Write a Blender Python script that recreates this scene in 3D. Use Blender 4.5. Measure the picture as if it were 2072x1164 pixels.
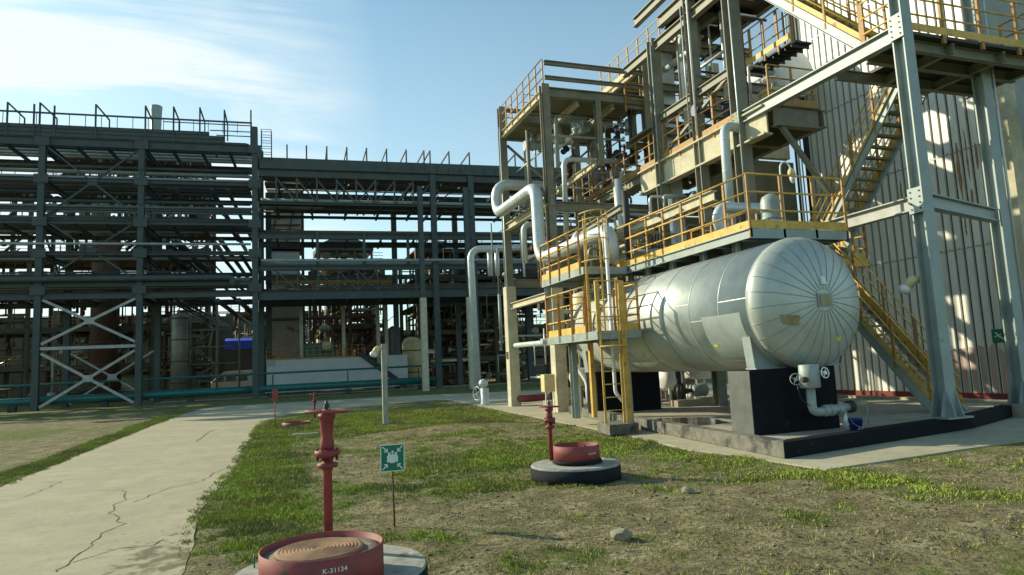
import bpy, math, random
from mathutils import Vector, Matrix, noise
R = math.radians
S = bpy.context.scene
random.seed(7)
for o in list(bpy.data.objects): bpy.data.objects.remove(o)

# ------------------------------------------------------------------ camera
def cam_axes(p, r, y):
    cy, sy, cp, sp = math.cos(y), math.sin(y), math.cos(p), math.sin(p)
    f = Vector((sy*cp, cy*cp, sp)); rt = Vector((cy, -sy, 0)); dn = f.cross(rt)
    cr, sr = math.cos(r), math.sin(r)
    return cr*rt+sr*dn, -sr*rt+cr*dn, f
rt, dn, fw = cam_axes(R(6.55), R(2.7), R(19.6))
cam = bpy.data.objects.new('camera', bpy.data.cameras.new('camera'))
S.collection.objects.link(cam)
M4 = Matrix.Identity(4)
for i in range(3):
    M4[i][0] = rt[i]; M4[i][1] = -dn[i]; M4[i][2] = -fw[i]
M4[0][3], M4[1][3], M4[2][3] = 0, 0, 1.7
cam.matrix_world = M4
cam.data.lens = 24; cam.data.sensor_width = 36; cam.data.sensor_fit = 'HORIZONTAL'
cam.data.clip_start = .05; cam.data.clip_end = 8000
S.camera = cam

# ------------------------------------------------------------------ light and sky
SUN_ELEV = R(26)
SDIR = Vector((-.73, .68, 0)).normalized()                 # horizontal direction towards the sun
sun = bpy.data.objects.new('sun', bpy.data.lights.new('sun', 'SUN'))
S.collection.objects.link(sun)
tosun = Vector((SDIR.x*math.cos(SUN_ELEV), SDIR.y*math.cos(SUN_ELEV), math.sin(SUN_ELEV)))
sun.rotation_euler = tosun.to_track_quat('Z', 'Y').to_euler()
sun.data.energy = 5.0; sun.data.angle = R(.55); sun.data.color = (1, .92, .68)
W = bpy.data.worlds.new('World'); S.world = W; W.use_nodes = True
nt = W.node_tree; N = nt.nodes; LK = nt.links
bg = N['Background']
sky = N.new('ShaderNodeTexSky'); sky.sky_type = 'NISHITA'; sky.sun_disc = False
sky.sun_elevation = SUN_ELEV; sky.sun_rotation = math.atan2(SDIR.x, SDIR.y)
sky.air_density = 1.0; sky.dust_density = .8; sky.ozone_density = 1.6
tc = N.new('ShaderNodeTexCoord'); sep = N.new('ShaderNodeSeparateXYZ'); LK.new(tc.outputs['Generated'], sep.inputs[0])
def wm(op, a, b=None, c=None):
    n = N.new('ShaderNodeMath'); n.operation = op
    for i, v in enumerate((a, b, c)):
        if v is None: continue
        if isinstance(v, (int, float)): n.inputs[i].default_value = v
        else: LK.new(v, n.inputs[i])
    return n.outputs[0]
zc = wm('ADD', wm('MAXIMUM', sep.outputs['Z'], 0.0), .12)
u_ = wm('DIVIDE', sep.outputs['X'], zc); v_ = wm('DIVIDE', sep.outputs['Y'], zc)
cmb = N.new('ShaderNodeCombineXYZ'); LK.new(u_, cmb.inputs[0]); LK.new(v_, cmb.inputs[1])
mp = N.new('ShaderNodeMapping'); mp.inputs['Rotation'].default_value = (0, 0, R(38)); mp.inputs['Scale'].default_value = (.75, 2.9, 1)
mp.inputs['Location'].default_value = (.2, .9, 0)
LK.new(cmb.outputs[0], mp.inputs[0])
n1 = N.new('ShaderNodeTexNoise'); n1.inputs['Scale'].default_value = 1.0; n1.inputs['Detail'].default_value = 12; n1.inputs['Roughness'].default_value = .62; n1.inputs['Distortion'].default_value = .5
LK.new(mp.outputs[0], n1.inputs[0])
n2 = N.new('ShaderNodeTexNoise'); n2.inputs['Scale'].default_value = 1.5; n2.inputs['Detail'].default_value = 3
LK.new(cmb.outputs[0], n2.inputs[0])
dl = N.new('ShaderNodeVectorMath'); dl.operation = 'DOT_PRODUCT'; dl.inputs[1].default_value = Vector((-.47, .83, .28)).normalized()
LK.new(tc.outputs['Generated'], dl.inputs[0])
mr = N.new('ShaderNodeMapRange'); mr.inputs[1].default_value = .80; mr.inputs[2].default_value = .96
LK.new(dl.outputs['Value'], mr.inputs[0])
c1 = N.new('ShaderNodeMapRange'); c1.inputs[1].default_value = .43; c1.inputs[2].default_value = .58
LK.new(wm('ADD', wm('MULTIPLY', n1.outputs[0], .62), wm('MULTIPLY', n2.outputs[0], .38)), c1.inputs[0])
cf = wm('MULTIPLY', wm('MULTIPLY', c1.outputs[0], mr.outputs[0]), 1.25)
cf = wm('MINIMUM', wm('ADD', cf, wm('ADD', wm('MULTIPLY', mr.outputs[0], .16), wm('MULTIPLY', wm('MAXIMUM', wm('SUBTRACT', 1.15, wm('MULTIPLY', sep.outputs['Z'], 1.8)), 0.06), .46))), .95)
mx = N.new('ShaderNodeMixRGB'); LK.new(cf, mx.inputs[0]); tn = N.new('ShaderNodeMixRGB'); tn.blend_type = 'MULTIPLY'; tn.inputs[0].default_value = 1; LK.new(sky.outputs[0], tn.inputs[1]); tn.inputs[2].default_value = (.82, 1.17, 1.08, 1); LK.new(tn.outputs[0], mx.inputs[1]); mx.inputs[2].default_value = (5.9, 6.5, 6.5, 1)
LK.new(mx.outputs[0], bg.inputs[0]); bg.inputs[1].default_value = .14
S.view_settings.view_transform = 'Standard'; S.view_settings.look = 'None'; S.view_settings.gamma = 1
S.view_settings.exposure = 0.2
S.render.engine = 'CYCLES'

# ------------------------------------------------------------------ materials
def mat(name, col, rough=.6, metal=0., var=.25, scale=3., bump=0., col2=None, f2=.0, s2=1.5, spec=.5, stretch=None, streak=0., aniso=None):
    """principled with two scales of noise; col2 = rust/dirt colour covering a share f2"""
    m = bpy.data.materials.new(name); m.use_nodes = True
    t = m.node_tree; n = t.nodes; l = t.links; p = n['Principled BSDF']
    p.inputs['Roughness'].default_value = rough; p.inputs['Metallic'].default_value = metal
    p.inputs['Specular IOR Level'].default_value = spec
    co = n.new('ShaderNodeTexCoord'); src = co.outputs['Object']
    if stretch:
        q = n.new('ShaderNodeMapping'); q.inputs['Scale'].default_value = stretch; l.new(src, q.inputs[0]); src = q.outputs[0]
    a = n.new('ShaderNodeTexNoise'); a.inputs['Scale'].default_value = scale; a.inputs['Detail'].default_value = 8; a.inputs['Roughness'].default_value = .65
    l.new(src, a.inputs[0])
    r = n.new('ShaderNodeMapRange'); r.inputs[1].default_value = .3; r.inputs[2].default_value = .7
    r.inputs[3].default_value = 1-var; r.inputs[4].default_value = 1+var*.6; l.new(a.outputs[0], r.inputs[0])
    mu = n.new('ShaderNodeMixRGB'); mu.blend_type = 'MULTIPLY'; mu.inputs[0].default_value = 1
    mu.inputs[1].default_value = (*col, 1); l.new(r.outputs[0], mu.inputs[2])
    out = mu.outputs[0]
    if col2:
        b = n.new('ShaderNodeTexNoise'); b.inputs['Scale'].default_value = s2; b.inputs['Detail'].default_value = 10; b.inputs['Roughness'].default_value = .7
        l.new(src, b.inputs[0])
        r2 = n.new('ShaderNodeMapRange'); e = .68-f2*.36
        r2.inputs[1].default_value = e; r2.inputs[2].default_value = e+.09; l.new(b.outputs[0], r2.inputs[0])
        mm = n.new('ShaderNodeMixRGB'); l.new(r2.outputs[0], mm.inputs[0]); l.new(out, mm.inputs[1]); mm.inputs[2].default_value = (*col2, 1)
        out = mm.outputs[0]
    l.new(out, p.inputs['Base Color'])
    rr = n.new('ShaderNodeMapRange'); rr.inputs[3].default_value = max(0, rough-.12); rr.inputs[4].default_value = min(1, rough+.15)
    l.new(a.outputs[0], rr.inputs[0]); l.new(rr.outputs[0], p.inputs['Roughness'])
    if bump:
        bp = n.new('ShaderNodeBump'); bp.inputs['Strength'].default_value = bump; bp.inputs['Distance'].default_value = .02
        l.new(a.outputs[0], bp.inputs['Height']); l.new(bp.outputs[0], p.inputs['Normal'])
    return m
RUST = (.13, .055, .025)
M = dict(
 conc=mat('concrete', (.38, .34, .25), .9, var=.3, scale=2.2, bump=.4, col2=(.22, .19, .13), f2=.25, s2=.8),
 concdk=mat('painted_concrete_black', (.016, .019, .022), .85, spec=.2, var=.4, scale=3, bump=.3, col2=(.30, .28, .22), f2=.10, s2=6),
 concpier=mat('black_pier_paint', (.010, .012, .014), .85, var=.4, scale=2, bump=.15, spec=.15, col2=(.10, .10, .085), f2=.10, s2=5),
 kerb=mat('worn_kerb', (.17, .16, .125), .9, var=.5, scale=5, bump=.5, col2=(.045, .045, .042), f2=.45, s2=1.6),
 well=mat('well_concrete', (.34, .335, .28), .9, var=.45, scale=5, bump=.6, col2=(.10, .10, .085), f2=.3, s2=3),
 collime=mat('limed_concrete_column', (.56, .51, .36), .85, var=.25, scale=3, bump=.2, col2=(.25, .22, .15), f2=.12, s2=2),
 rack=mat('rack_steel', (.060, .078, .074), .6, .05, var=.3, scale=1.2, col2=(.085, .055, .035), f2=.22, s2=2.2),
 brace=mat('light_brace_steel', (.40, .40, .36), .6, .1, var=.3, scale=2, col2=(.12, .08, .05), f2=.1, s2=2),
 steel=mat('structure_steel', (.235, .225, .165), .6, .05, var=.3, scale=2, col2=RUST, f2=.10, s2=2.4),
 steelgr=mat('greygreen_steel', (.30, .35, .33), .5, .1, var=.2, scale=2, col2=(.16, .12, .08), f2=.07, s2=2),
 steeldk=mat('dark_steel', (.04, .043, .038), .6, .1, var=.35, scale=2, col2=RUST, f2=.15, s2=2),
 deck=mat('deck_soffit', (.20, .18, .11), .8, var=.35, scale=1.3, col2=(.09, .06, .03), f2=.2, s2=1.5),
 yellow=mat('yellow_paint', (.68, .42, .08), .55, var=.3, scale=4, col2=(.26, .11, .03), f2=.3, s2=5),
 rustyel=mat('rusty_yellow_paint', (.42, .215, .045), .6, var=.35, scale=5, col2=(.17, .07, .03), f2=.35, s2=6),
 red=mat('red_paint', (.24, .035, .032), .6, var=.35, scale=6, bump=.15, col2=(.11, .045, .03), f2=.28, s2=9),
 redface=mat('faded_red_paint', (.27, .055, .05), .65, var=.35, scale=4, col2=(.13, .055, .035), f2=.28, s2=5),
 redbase=mat('red_plinth', (.24, .045, .035), .8, var=.3, scale=1.5),
 alu=mat('aluminium_cladding', (.47, .50, .45), .42, .35, var=.22, scale=1.4, bump=.4, col2=(.38, .36, .27), f2=.26, s2=1.4),
 alupipe=mat('pipe_cladding', (.56, .61, .60), .40, .3, var=.15, scale=3, bump=.1, col2=(.4, .4, .35), f2=.08, s2=3),
 corr=mat('corrugated_sheet', (.76, .76, .68), .5, .05, var=.2, scale=2.2, col2=(.50, .44, .32), f2=.22, s2=1.6, stretch=(1, 1.6, .12)),
 corrpink=mat('pink_sheet', (.52, .36, .30), .6, var=.25, scale=1.5, stretch=(1, 1, .3)),
 rustst=mat('rust_streak', (.40, .22, .10), .8, var=.5, scale=6, stretch=(1, 2, .3)),
 endwall=mat('end_wall_sheet', (.34, .35, .30), .7, var=.2, scale=1),
 green=mat('green_pipe_paint', (.012, .13, .115), .35, var=.25, scale=1.5),
 white=mat('white_paint', (.80, .80, .76), .5, var=.12, scale=3),
 whitewall=mat('pale_render', (.50, .52, .50), .85, var=.12, scale=.6, col2=(.33, .33, .30), f2=.12, s2=.5),
 cream=mat('cream_paint', (.68, .57, .30), .5, var=.2, scale=3, col2=(.3, .15, .05), f2=.1, s2=4),
 blue=mat('blue_paint', (.010, .025, .17), .4, var=.2, scale=4),
 tarp=mat('blue_awning', (.012, .06, .50), .6, var=.2, scale=1),
 dkblue=mat('dark_blue_valve', (.02, .05, .12), .45, var=.2, scale=5),
 black=mat('black_paint', (.018, .018, .02), .5, var=.2, scale=5),
 glass=mat('dark_glass', (.02, .025, .03), .12, var=.05),
 brown=mat('brown_rust', (.09, .035, .02), .8, var=.4, scale=6, col2=(.08, .04, .03), f2=.3, s2=5),
 lid=mat('rusty_manhole_lid', (.30, .165, .085), .8, var=.35, scale=9, bump=.3, col2=(.16, .09, .05), f2=.25, s2=6),
 sand=mat('dirty_sand', (.27, .235, .165), .95, var=.5, scale=14, bump=.9, col2=(.09, .08, .05), f2=.3, s2=12),
 stone=mat('stone', (.29, .26, .17), .9, var=.35, scale=12, bump=.5, col2=(.2, .2, .15), f2=.2, s2=9),
 signgreen=mat('sign_green', (.0, .165, .085), .45, var=.08, scale=9),
 signwhite=mat('sign_white', (.72, .78, .74), .5, var=.1, scale=9),
 stick=mat('yellow_sticker', (.75, .68, .04), .6, var=.1, scale=9),
 plate=mat('brass_plate', (.34, .28, .16), .5, .3, var=.3, scale=9),
 seam=mat('seam_band', (.30, .34, .33), .45, .3, var=.2, scale=3),
 bolt=mat('lampglass', (.75, .75, .7), .2, var=.05),
 wood=mat('weathered_post', (.36, .36, .32), .85, var=.4, scale=6, bump=.3, stretch=(3, 3, .5)),
 crack=mat('crack', (.07, .06, .045), 1., var=.5, scale=12),
 asph=mat('path_dirt_spill', (.20, .17, .11), 1., var=.6, scale=7),
 unit=mat('far_unit_steel', (.11, .09, .06), .7, .1, var=.4, scale=.8, col2=(.16, .07, .035), f2=.25, s2=.6),
 unitpipe=mat('far_unit_pipe', (.38, .37, .30), .5, .4, var=.35, scale=1),
 unitbrown=mat('far_unit_rust', (.13, .065, .04), .7, var=.4, scale=1),
 tower=mat('far_concrete_tower', (.36, .30, .23), .9, var=.35, scale=.5, col2=(.12, .07, .045), f2=.35, s2=.5),
 pierlit=mat('sunlit_pier_tone', (.13, .135, .12), .9, var=.35, scale=3, bump=.2, col2=(.05, .055, .05), f2=.25, s2=2),  # pier black lightened to grey, sunlight put into the colour
 clod=mat('dark_clod', (.085, .065, .035), 1., var=.4, scale=20),
 puddle=mat('wet_patch', (.07, .055, .035), .12, var=.2, scale=2),
)

# ------------------------------------------------------------------ mesh helpers
WL = {}
class MB:
    def __init__(s): s.v = []; s.f = []; s.mi = []; s.cur = 0; s.sm = []; s.smooth = False
    def add(s, v, f):
        k = len(s.v); s.v += [tuple(p) for p in v]; s.f += [tuple(i+k for i in q) for q in f]
        s.mi += [s.cur]*len(f); s.sm += [s.smooth]*len(f); return s
    def box(s, x0, x1, y0, y1, z0, z1):
        v = [(x, y, z) for x in (x0, x1) for y in (y0, y1) for z in (z0, z1)]
        return s.add(v, [(0, 1, 3, 2), (4, 6, 7, 5), (0, 4, 5, 1), (2, 3, 7, 6), (0, 2, 6, 4), (1, 5, 7, 3)])
    def frame(s, a, b, up=None):
        a, b = Vector(a), Vector(b); d = (b-a); L = d.length; d.normalize()
        if up is None: up = Vector((0, 0, 1)) if abs(d.z) < .95 else Vector((0, 1, 0))
        x = d.cross(Vector(up)).normalized(); y = x.cross(d).normalized()
        return a, b, x, y
    def prof(s, a, b, pts, up=None):
        """closed profile pts (u along side, v up) swept a->b"""
        a, b, x, y = s.frame(a, b, up); n = len(pts)
        v = [a+x*p+y*q for p, q in pts]+[b+x*p+y*q for p, q in pts]
        f = [(i, (i+1) % n, n+(i+1) % n, n+i) for i in range(n)]+[tuple(range(n-1, -1, -1)), tuple(range(n, 2*n))]
        return s.add(v, f)
    def bar(s, a, b, w, h=None, up=None):
        h = h or w; w /= 2; h /= 2
        return s.prof(a, b, [(-w, -h), (w, -h), (w, h), (-w, h)], up)
    def ib(s, a, b, w, h, t=.02, up=None):
        """I section: flange width w, depth h"""
        w2, h2 = w/2, h/2; t2 = t/2
        p = [(-w2, -h2), (w2, -h2), (w2, -h2+t), (t2, -h2+t), (t2, h2-t), (w2, h2-t), (w2, h2), (-w2, h2), (-w2, h2-t), (-t2, h2-t), (-t2, -h2+t), (-w2, -h2+t)]
        return s.prof(a, b, p, up)
    def ch(s, a, b, w, h, t=.015, up=None, flip=1):
        """channel"""
        h2 = h/2; w = w*flip; t_ = t*flip
        p = [(0, -h2), (w, -h2), (w, -h2+t), (t_, -h2+t), (t_, h2-t), (w, h2-t), (w, h2), (0, h2)]
        return s.prof(a, b, p, up)
    def tube(s, pts, r, n=10, bend=0., caps=True, closed=False):
        P = [Vector(p) for p in pts]
        if bend:
            Q = [P[0]]
            for i in range(1, len(P)-1):
                d0 = (P[i-1]-P[i]); d1 = (P[i+1]-P[i]); k = min(bend, d0.length*.48, d1.length*.48)
                A = P[i]+d0.normalized()*k; B = P[i]+d1.normalized()*k
                for j in range(7):
                    t = j/6; Q.append(A*(1-t)**2+P[i]*2*t*(1-t)+B*t*t)
            Q.append(P[-1]); P = Q
        rs = [r[min(len(r)-1, round(i*(len(r)-1)/max(1, len(P)-1)))] for i in range(len(P))] if isinstance(r, (list, tuple)) else [r]*len(P)
        v = []; m = len(P); u = None
        for i, p in enumerate(P):
            if closed: d = P[(i+1) % m]-P[i-1]
            elif i == 0: d = P[1]-p
            elif i == m-1: d = p-P[-2]
            else: d = (P[i+1]-p).normalized()+(p-P[i-1]).normalized()
            d.normalize()
            if u is None:
                u = d.orthogonal().normalized()
            else: u = (u-d*u.dot(d)).normalized()
            w = d.cross(u)
            for j in range(n):
                a = 2*math.pi*j/n; v.append(p+(u*math.cos(a)+w*math.sin(a))*rs[i])
        sm = s.smooth; s.smooth = True
        rng = m if closed else m-1
        f = [(i*n+j, i*n+(j+1) % n, ((i+1) % m)*n+(j+1) % n, ((i+1) % m)*n+j) for i in range(rng) for j in range(n)]
        k = len(s.v); s.add(v, f); s.smooth = False
        if caps and not closed:
            s.f += [tuple(k+j for j in range(n-1, -1, -1)), tuple(k+(m-1)*n+j for j in range(n))]; s.mi += [s.cur]*2; s.sm += [False]*2
        s.smooth = sm; return s
    def lathe(s, c, axis, prof, n=32, smooth=True):
        """prof: (r, t) along axis from c"""
        c = Vector(c); d = Vector(axis).normalized(); u = d.orthogonal().normalized(); w = d.cross(u); v = []
        for r, t in prof:
            for j in range(n):
                a = 2*math.pi*j/n; v.append(c+d*t+(u*math.cos(a)+w*math.sin(a))*r)
        sm = s.smooth; s.smooth = smooth; m = len(prof)
        s.add(v, [(i*n+j, i*n+(j+1) % n, (i+1)*n+(j+1) % n, (i+1)*n+j) for i in range(m-1) for j in range(n)])
        s.smooth = False; k = len(s.v)-m*n
        if prof[0][0] > 1e-4: s.f.append(tuple(k+j for j in range(n-1, -1, -1))); s.mi.append(s.cur); s.sm.append(False)
        if prof[-1][0] > 1e-4: s.f.append(tuple(k+(m-1)*n+j for j in range(n))); s.mi.append(s.cur); s.sm.append(False)
        s.smooth = sm; return s
    def poly(s, pts, z0, z1):
        n = len(pts); v = [(x, y, z0) for x, y in pts]+[(x, y, z1) for x, y in pts]
        return s.add(v, [tuple(range(n-1, -1, -1)), tuple(range(n, 2*n))]+[(i, (i+1) % n, n+(i+1) % n, n+i) for i in range(n)])
    def build(s, name, mt, parent=None, bevel=0):
        me = bpy.data.meshes.new(name)
        if parent is not None: org = WL[parent.name]
        else:
            xs = [p[0] for p in s.v]; ys = [p[1] for p in s.v]; zs = [p[2] for p in s.v]
            org = Vector(((min(xs)+max(xs))/2, (min(ys)+max(ys))/2, min(zs)))
        me.from_pydata([(p[0]-org.x, p[1]-org.y, p[2]-org.z) for p in s.v], [], s.f)
        for mm in (mt if isinstance(mt, (list, tuple)) else [mt]): me.materials.append(M[mm])
        me.polygons.foreach_set('material_index', s.mi); me.polygons.foreach_set('use_smooth', s.sm)
        me.update()
        o = bpy.data.objects.new(name, me); S.collection.objects.link(o)
        if parent is not None: o.parent = parent
        else: o.location = org
        WL[o.name] = org
        if bevel:
            b = o.modifiers.new('b', 'BEVEL'); b.width = bevel; b.segments = 2; b.limit_method = 'ANGLE'
        return o
def tag(o, label, cat, group=None):
    o['label'] = label; o['category'] = cat
    if group: o['group'] = group
    return o
def T(name, label, cat, loc, group=None):
    o = bpy.data.objects.new(name, None); S.collection.objects.link(o); o.location = loc; o.empty_display_size = .2
    WL[o.name] = Vector(loc); return tag(o, label, cat, group)
def copy_tree(o, loc, parent=None):
    c = o.copy(); S.collection.objects.link(c)
    if parent: c.parent = parent
    else: c.location = loc; WL[c.name] = Vector(loc)
    for ch in [k for k in bpy.data.objects if k.parent == o and k != c]: copy_tree(ch, None, c)
    return c
def structure(o): o['kind'] = 'structure'; return o

# guard rail: posts + rails + toe board along a polyline of deck-edge points
def guardrail(parent, pts, mt='yellow', h=1.05, step=.95, toe=True, toemt=None, post=.06, rail=.022, mid=2, name='guardrail'):
    P = [Vector(p) for p in pts]
    g = MB()
    for j in range(mid+1):
        z = h*(j+1)/(mid+1)
        g.tube([p+Vector((0, 0, z)) for p in P], rail, 6)
    root = g.build(name, mt, parent)
    WL[root.name] = WL[parent.name]
    first = None
    for i in range(len(P)-1):
        a, b = P[i], P[i+1]; L = (b-a).length; k = max(1, round(L/step))
        for q in range(k+1 if i == len(P)-2 else k):
            p = a+(b-a)*q/k
            mb = MB(); mb.ch(p-Vector((0, 0, .18)), p+Vector((0, 0, h)), post*.6, post, .008, up=(b-a).normalized())
            mb.build('post', 'rustyel', root)
    if toe:
        t = MB()
        for i in range(len(P)-1):
            a, b = P[i], P[i+1]; t.bar(a+Vector((0, 0, .09)), b+Vector((0, 0, .09)), .012, .17)
        t.build('toe_board', toemt or mt, root)
    return root
def ladder(parent, x, y, z0, z1, w=.45, dirv=(1, 0), mt='yellow', name='ladder', rung='rung'):
    dx, dy = dirv; m = MB()
    for s_ in (-.5, .5):
        m.bar((x+dx*w*s_, y+dy*w*s_, z0), (x+dx*w*s_, y+dy*w*s_, z1), .05, .02)
    root = m.build(name, mt, parent); WL[root.name] = WL[parent.name]
    z = z0+.3
    while z < z1-.1:
        MB().tube([(x-dx*w/2, y-dy*w/2, z), (x+dx*w/2, y+dy*w/2, z)], .012, 6).build(rung, mt, root); z += .3
    return root
def handwheel(mb, c, axis, r, t=.014, spokes=4):
    c = Vector(c); d = Vector(axis).normalized(); u = d.orthogonal().normalized(); w = d.cross(u)
    mb.tube([c+(u*math.cos(a)+w*math.sin(a))*r for a in [2*math.pi*i/24 for i in range(24)]], t, 8, closed=True)
    for i in range(spokes):
        a = 2*math.pi*i/spokes+.4; mb.tube([c-d*.01, c+(u*math.cos(a)+w*math.sin(a))*r], t*.7, 6)
    mb.lathe(c-d*.03, d, [(.035, 0), (.035, .05)], 10)

#==MORE==
# ------------------------------------------------------------------ ground, path, apron
PATH_L = [(-4.6, -4), (-4.55, 6), (-4.5, 13.4), (-4.48, 17.6), (-4.5, 22), (-4.45, 29.7), (-4.25, 40), (-3.9, 45.8), (-2.6, 48.4), (.3, 47.5), (4.7, 47.6), (9.6, 46.6), (14, 44), (24, 41)]
PATH_R = [(-.9, -4), (-.8, 6), (-.75, 7), (-.84, 9.2), (-.88, 11), (-.7, 13.6), (-.66, 18), (-.46, 24.5), (-.28, 29), (.8, 32.8), (3.5, 35.3), (7.8, 37.6), (12, 38.2), (24, 37.5)]
APRON = [(11.93, 8.35), (7.45, 7.95), (7.42, 9.8), (7.2, 11), (7.65, 14.5), (7.85, 18.4), (8.3, 24.4), (8.6, 29), (9.2, 37.9), (26, 37.4), (26, 9.3)]
def inside(x, y, P):
    c = False; n = len(P)
    for i in range(n):
        x0, y0 = P[i]; x1, y1 = P[i-1]
        if (y0 > y) != (y1 > y) and x < (x1-x0)*(y-y0)/(y1-y0)+x0: c = not c
    return c
def edge_d(x, y, P):
    b = 1e9
    for i in range(len(P)):
        ax, ay = P[i]; bx, by = P[i-1]; dx, dy = bx-ax, by-ay
        t = max(0, min(1, ((x-ax)*dx+(y-ay)*dy)/(dx*dx+dy*dy+1e-9)))
        b = min(b, math.hypot(x-ax-t*dx, y-ay-t*dy))
    return b
PATH = PATH_L+PATH_R[::-1]
def nz(x, y, s, z=0.): return noise.noise((x*s, y*s, z))
BLOB = [(-.1, 19, .55, 6, 1.), (-.15, 12, .7, 3.5, 1.), (-.1, 9.3, .7, 1.5, .45), (1, 25, 1.6, 3, .9), (2.6, 27, 2.5, 3, .9), (5.3, 27, 3, 3.4, 1.), (6.3, 22, 1.4, 1.4, .9), (3.3, 20.6, 2.2, 1.6, .9),
        (4.2, 17.6, 2, 1, .35), (3.9, 12.4, 1.9, 1.2, .75), (5.3, 13.6, 1.6, 1.3, .6), (2.8, 11.5, 1.2, .8, .8), (6.8, 12, .6, 1.8, .6), (6.7, 9.4, .5, 1.2, .4), (6.7, 7.85, .7, .3, .8), (7.6, 7.1, .7, .4, .55),
        (7.6, 6, .6, .5, .7), (6.4, 6.9, .5, .3, .4), (2.7, 9.7, .9, .6, .75), (1.2, 10.3, .8, .5, .6), (.2, 7.6, .9, .6, .35), (2.4, 5.9, .6, .4, .45), (3.5, 5.3, .5, .3, .4), (5, 5.6, .5, .25, .4),
        (-4.85, 20, .35, 9, 1.2), (-4.85, 35, .5, 10, 1.), (-8.6, 30, 1.3, 2.5, .7), (-11, 34, 3, 4, .6), (1.1, 15.5, .6, 1.6, .55), (14, 50, 8, 4, .9), (2, 52, 10, 2.5, .4), (-20, 50, 12, 8, .35)]
DIRT = [(4.9, 19.2, 1.6, .7, 1.), (3.7, 18.4, 1.5, .5, .8), (1.4, 12.3, .6, 1.1, 1.), (1.3, 14, .5, .8, .7), (2.2, 8.2, 1.6, .6, .9), (4.3, 6.7, 1.6, .6, .55), (5, 5, 2, .6, .8), (-7, 24, 2, 3.5, .7), (-9.5, 37, 4, 4, .6), (.4, 10.7, .3, .3, .5), (1.9, 16.6, .8, .7, .5)]
def grass(x, y):
    g = .20
    for bx, by, rx, ry, s in BLOB: g += .82*s*math.exp(-((x-bx)/rx)**2-((y-by)/ry)**2)
    for bx, by, rx, ry, s in DIRT: g -= s*math.exp(-((x-bx)/rx)**2-((y-by)/ry)**2)
    g += .40*nz(x, y, .9, 3)+.55*nz(x, y, 2.4, 5)+.40*nz(x, y, 6, 9)
    return max(0., min(1., g))
def hgt(x, y):
    if inside(x, y, PATH): return -.05 if edge_d(x, y, PATH) > .22 else -.002
    if inside(x, y, APRON): return -.05 if edge_d(x, y, APRON) > .22 else .005
    d = min(edge_d(x, y, PATH), edge_d(x, y, APRON))
    k = min(1, d/.5); w = .045*nz(x, y, .5)+.025*nz(x, y, 1.7, 2)+.012*nz(x, y, 5, 4)
    w += .016*nz(x, y, 9, 6)+.14*math.exp(-((x-4.6)/1.8)**2-((y-18.9)/.8)**2)
    return .008*(1-k)+k*w
def axis(segs):
    out = []
    for a, b, n in segs: out += [a+(b-a)*i/n for i in range(n)]
    return out+[segs[-1][1]]
gx = axis([(-2500, -300, 5), (-300, -60, 6), (-60, -14, 16), (-14, -6, 30), (-6, 9.5, 150), (9.5, 14, 18), (14, 60, 20), (60, 300, 6), (300, 2500, 5)])
gy = axis([(-300, -10, 6), (-10, 3.5, 14), (3.5, 16, 120), (16, 32, 80), (32, 60, 40), (60, 120, 15), (120, 400, 6), (400, 3000, 6)])
vv = []; ff = []; cc = []
for y in gy:
    for x in gx:
        fine = -40 < x < 40 and -5 < y < 100
        vv.append((x, y, hgt(x, y) if fine else 0)); cc.append(grass(x, y) if fine else .4)
nx = len(gx)
for j in range(len(gy)-1):
    for i in range(nx-1):
        k = j*nx+i; ff.append((k, k+1, k+nx+1, k+nx))
me = bpy.data.meshes.new('ground'); me.from_pydata(vv, [], ff)
me.polygons.foreach_set('use_smooth', [True]*len(ff))
ca = me.color_attributes.new('grass_cover', 'FLOAT_COLOR', 'POINT')
for i, c in enumerate(cc): ca.data[i].color = (c, c, c, 1)
gm = bpy.data.materials.new('ground'); gm.use_nodes = True; t = gm.node_tree; n = t.nodes; l = t.links; p = n['Principled BSDF']
p.inputs['Roughness'].default_value = .95; p.inputs['Specular IOR Level'].default_value = .15
co = n.new('ShaderNodeTexCoord'); at = n.new('ShaderNodeAttribute'); at.attribute_name = 'grass_cover'
def NZ(s, d=8, r=.65):
    a = n.new('ShaderNodeTexNoise'); a.inputs['Scale'].default_value = s; a.inputs['Detail'].default_value = d; a.inputs['Roughness'].default_value = r; l.new(co.outputs['Object'], a.inputs[0]); return a.outputs[0]
def RMP(src, *st):
    a = n.new('ShaderNodeValToRGB'); l.new(src, a.inputs[0]); e = a.color_ramp.elements
    while len(e) < len(st): e.new(.5)
    for q, (ps, c) in enumerate(st): e[q].position = ps; e[q].color = (*c, 1)
    return a.outputs[0]
def MX(f, a, b, bt='MIX'):
    q = n.new('ShaderNodeMixRGB'); q.blend_type = bt
    for i, v in enumerate((f, a, b)):
        if isinstance(v, (int, float)): q.inputs[i].default_value = v
        elif isinstance(v, tuple): q.inputs[i].default_value = (*v, 1)
        else: l.new(v, q.inputs[i])
    return q.outputs[0]
def MT(op, a, b):
    q = n.new('ShaderNodeMath'); q.operation = op
    for i, v in enumerate((a, b)):
        if isinstance(v, (int, float)): q.inputs[i].default_value = v
        else: l.new(v, q.inputs[i])
    return q.outputs[0]
dirt = RMP(NZ(2.2), (.25, (.115, .092, .040)), (.5, (.235, .20, .10)), (.72, (.44, .385, .215)))
dirt = MX(RMP(NZ(16), (.50, (0, 0, 0)), (.60, (.85, .85, .85))), dirt, (.085, .07, .042))
dirt = MX(RMP(NZ(45, 3), (.60, (0, 0, 0)), (.68, (.7, .7, .7))), dirt, (.36, .33, .24))
moss = RMP(NZ(5), (.3, (.075, .09, .028)), (.55, (.14, .175, .038)), (.8, (.23, .22, .085)))
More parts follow.
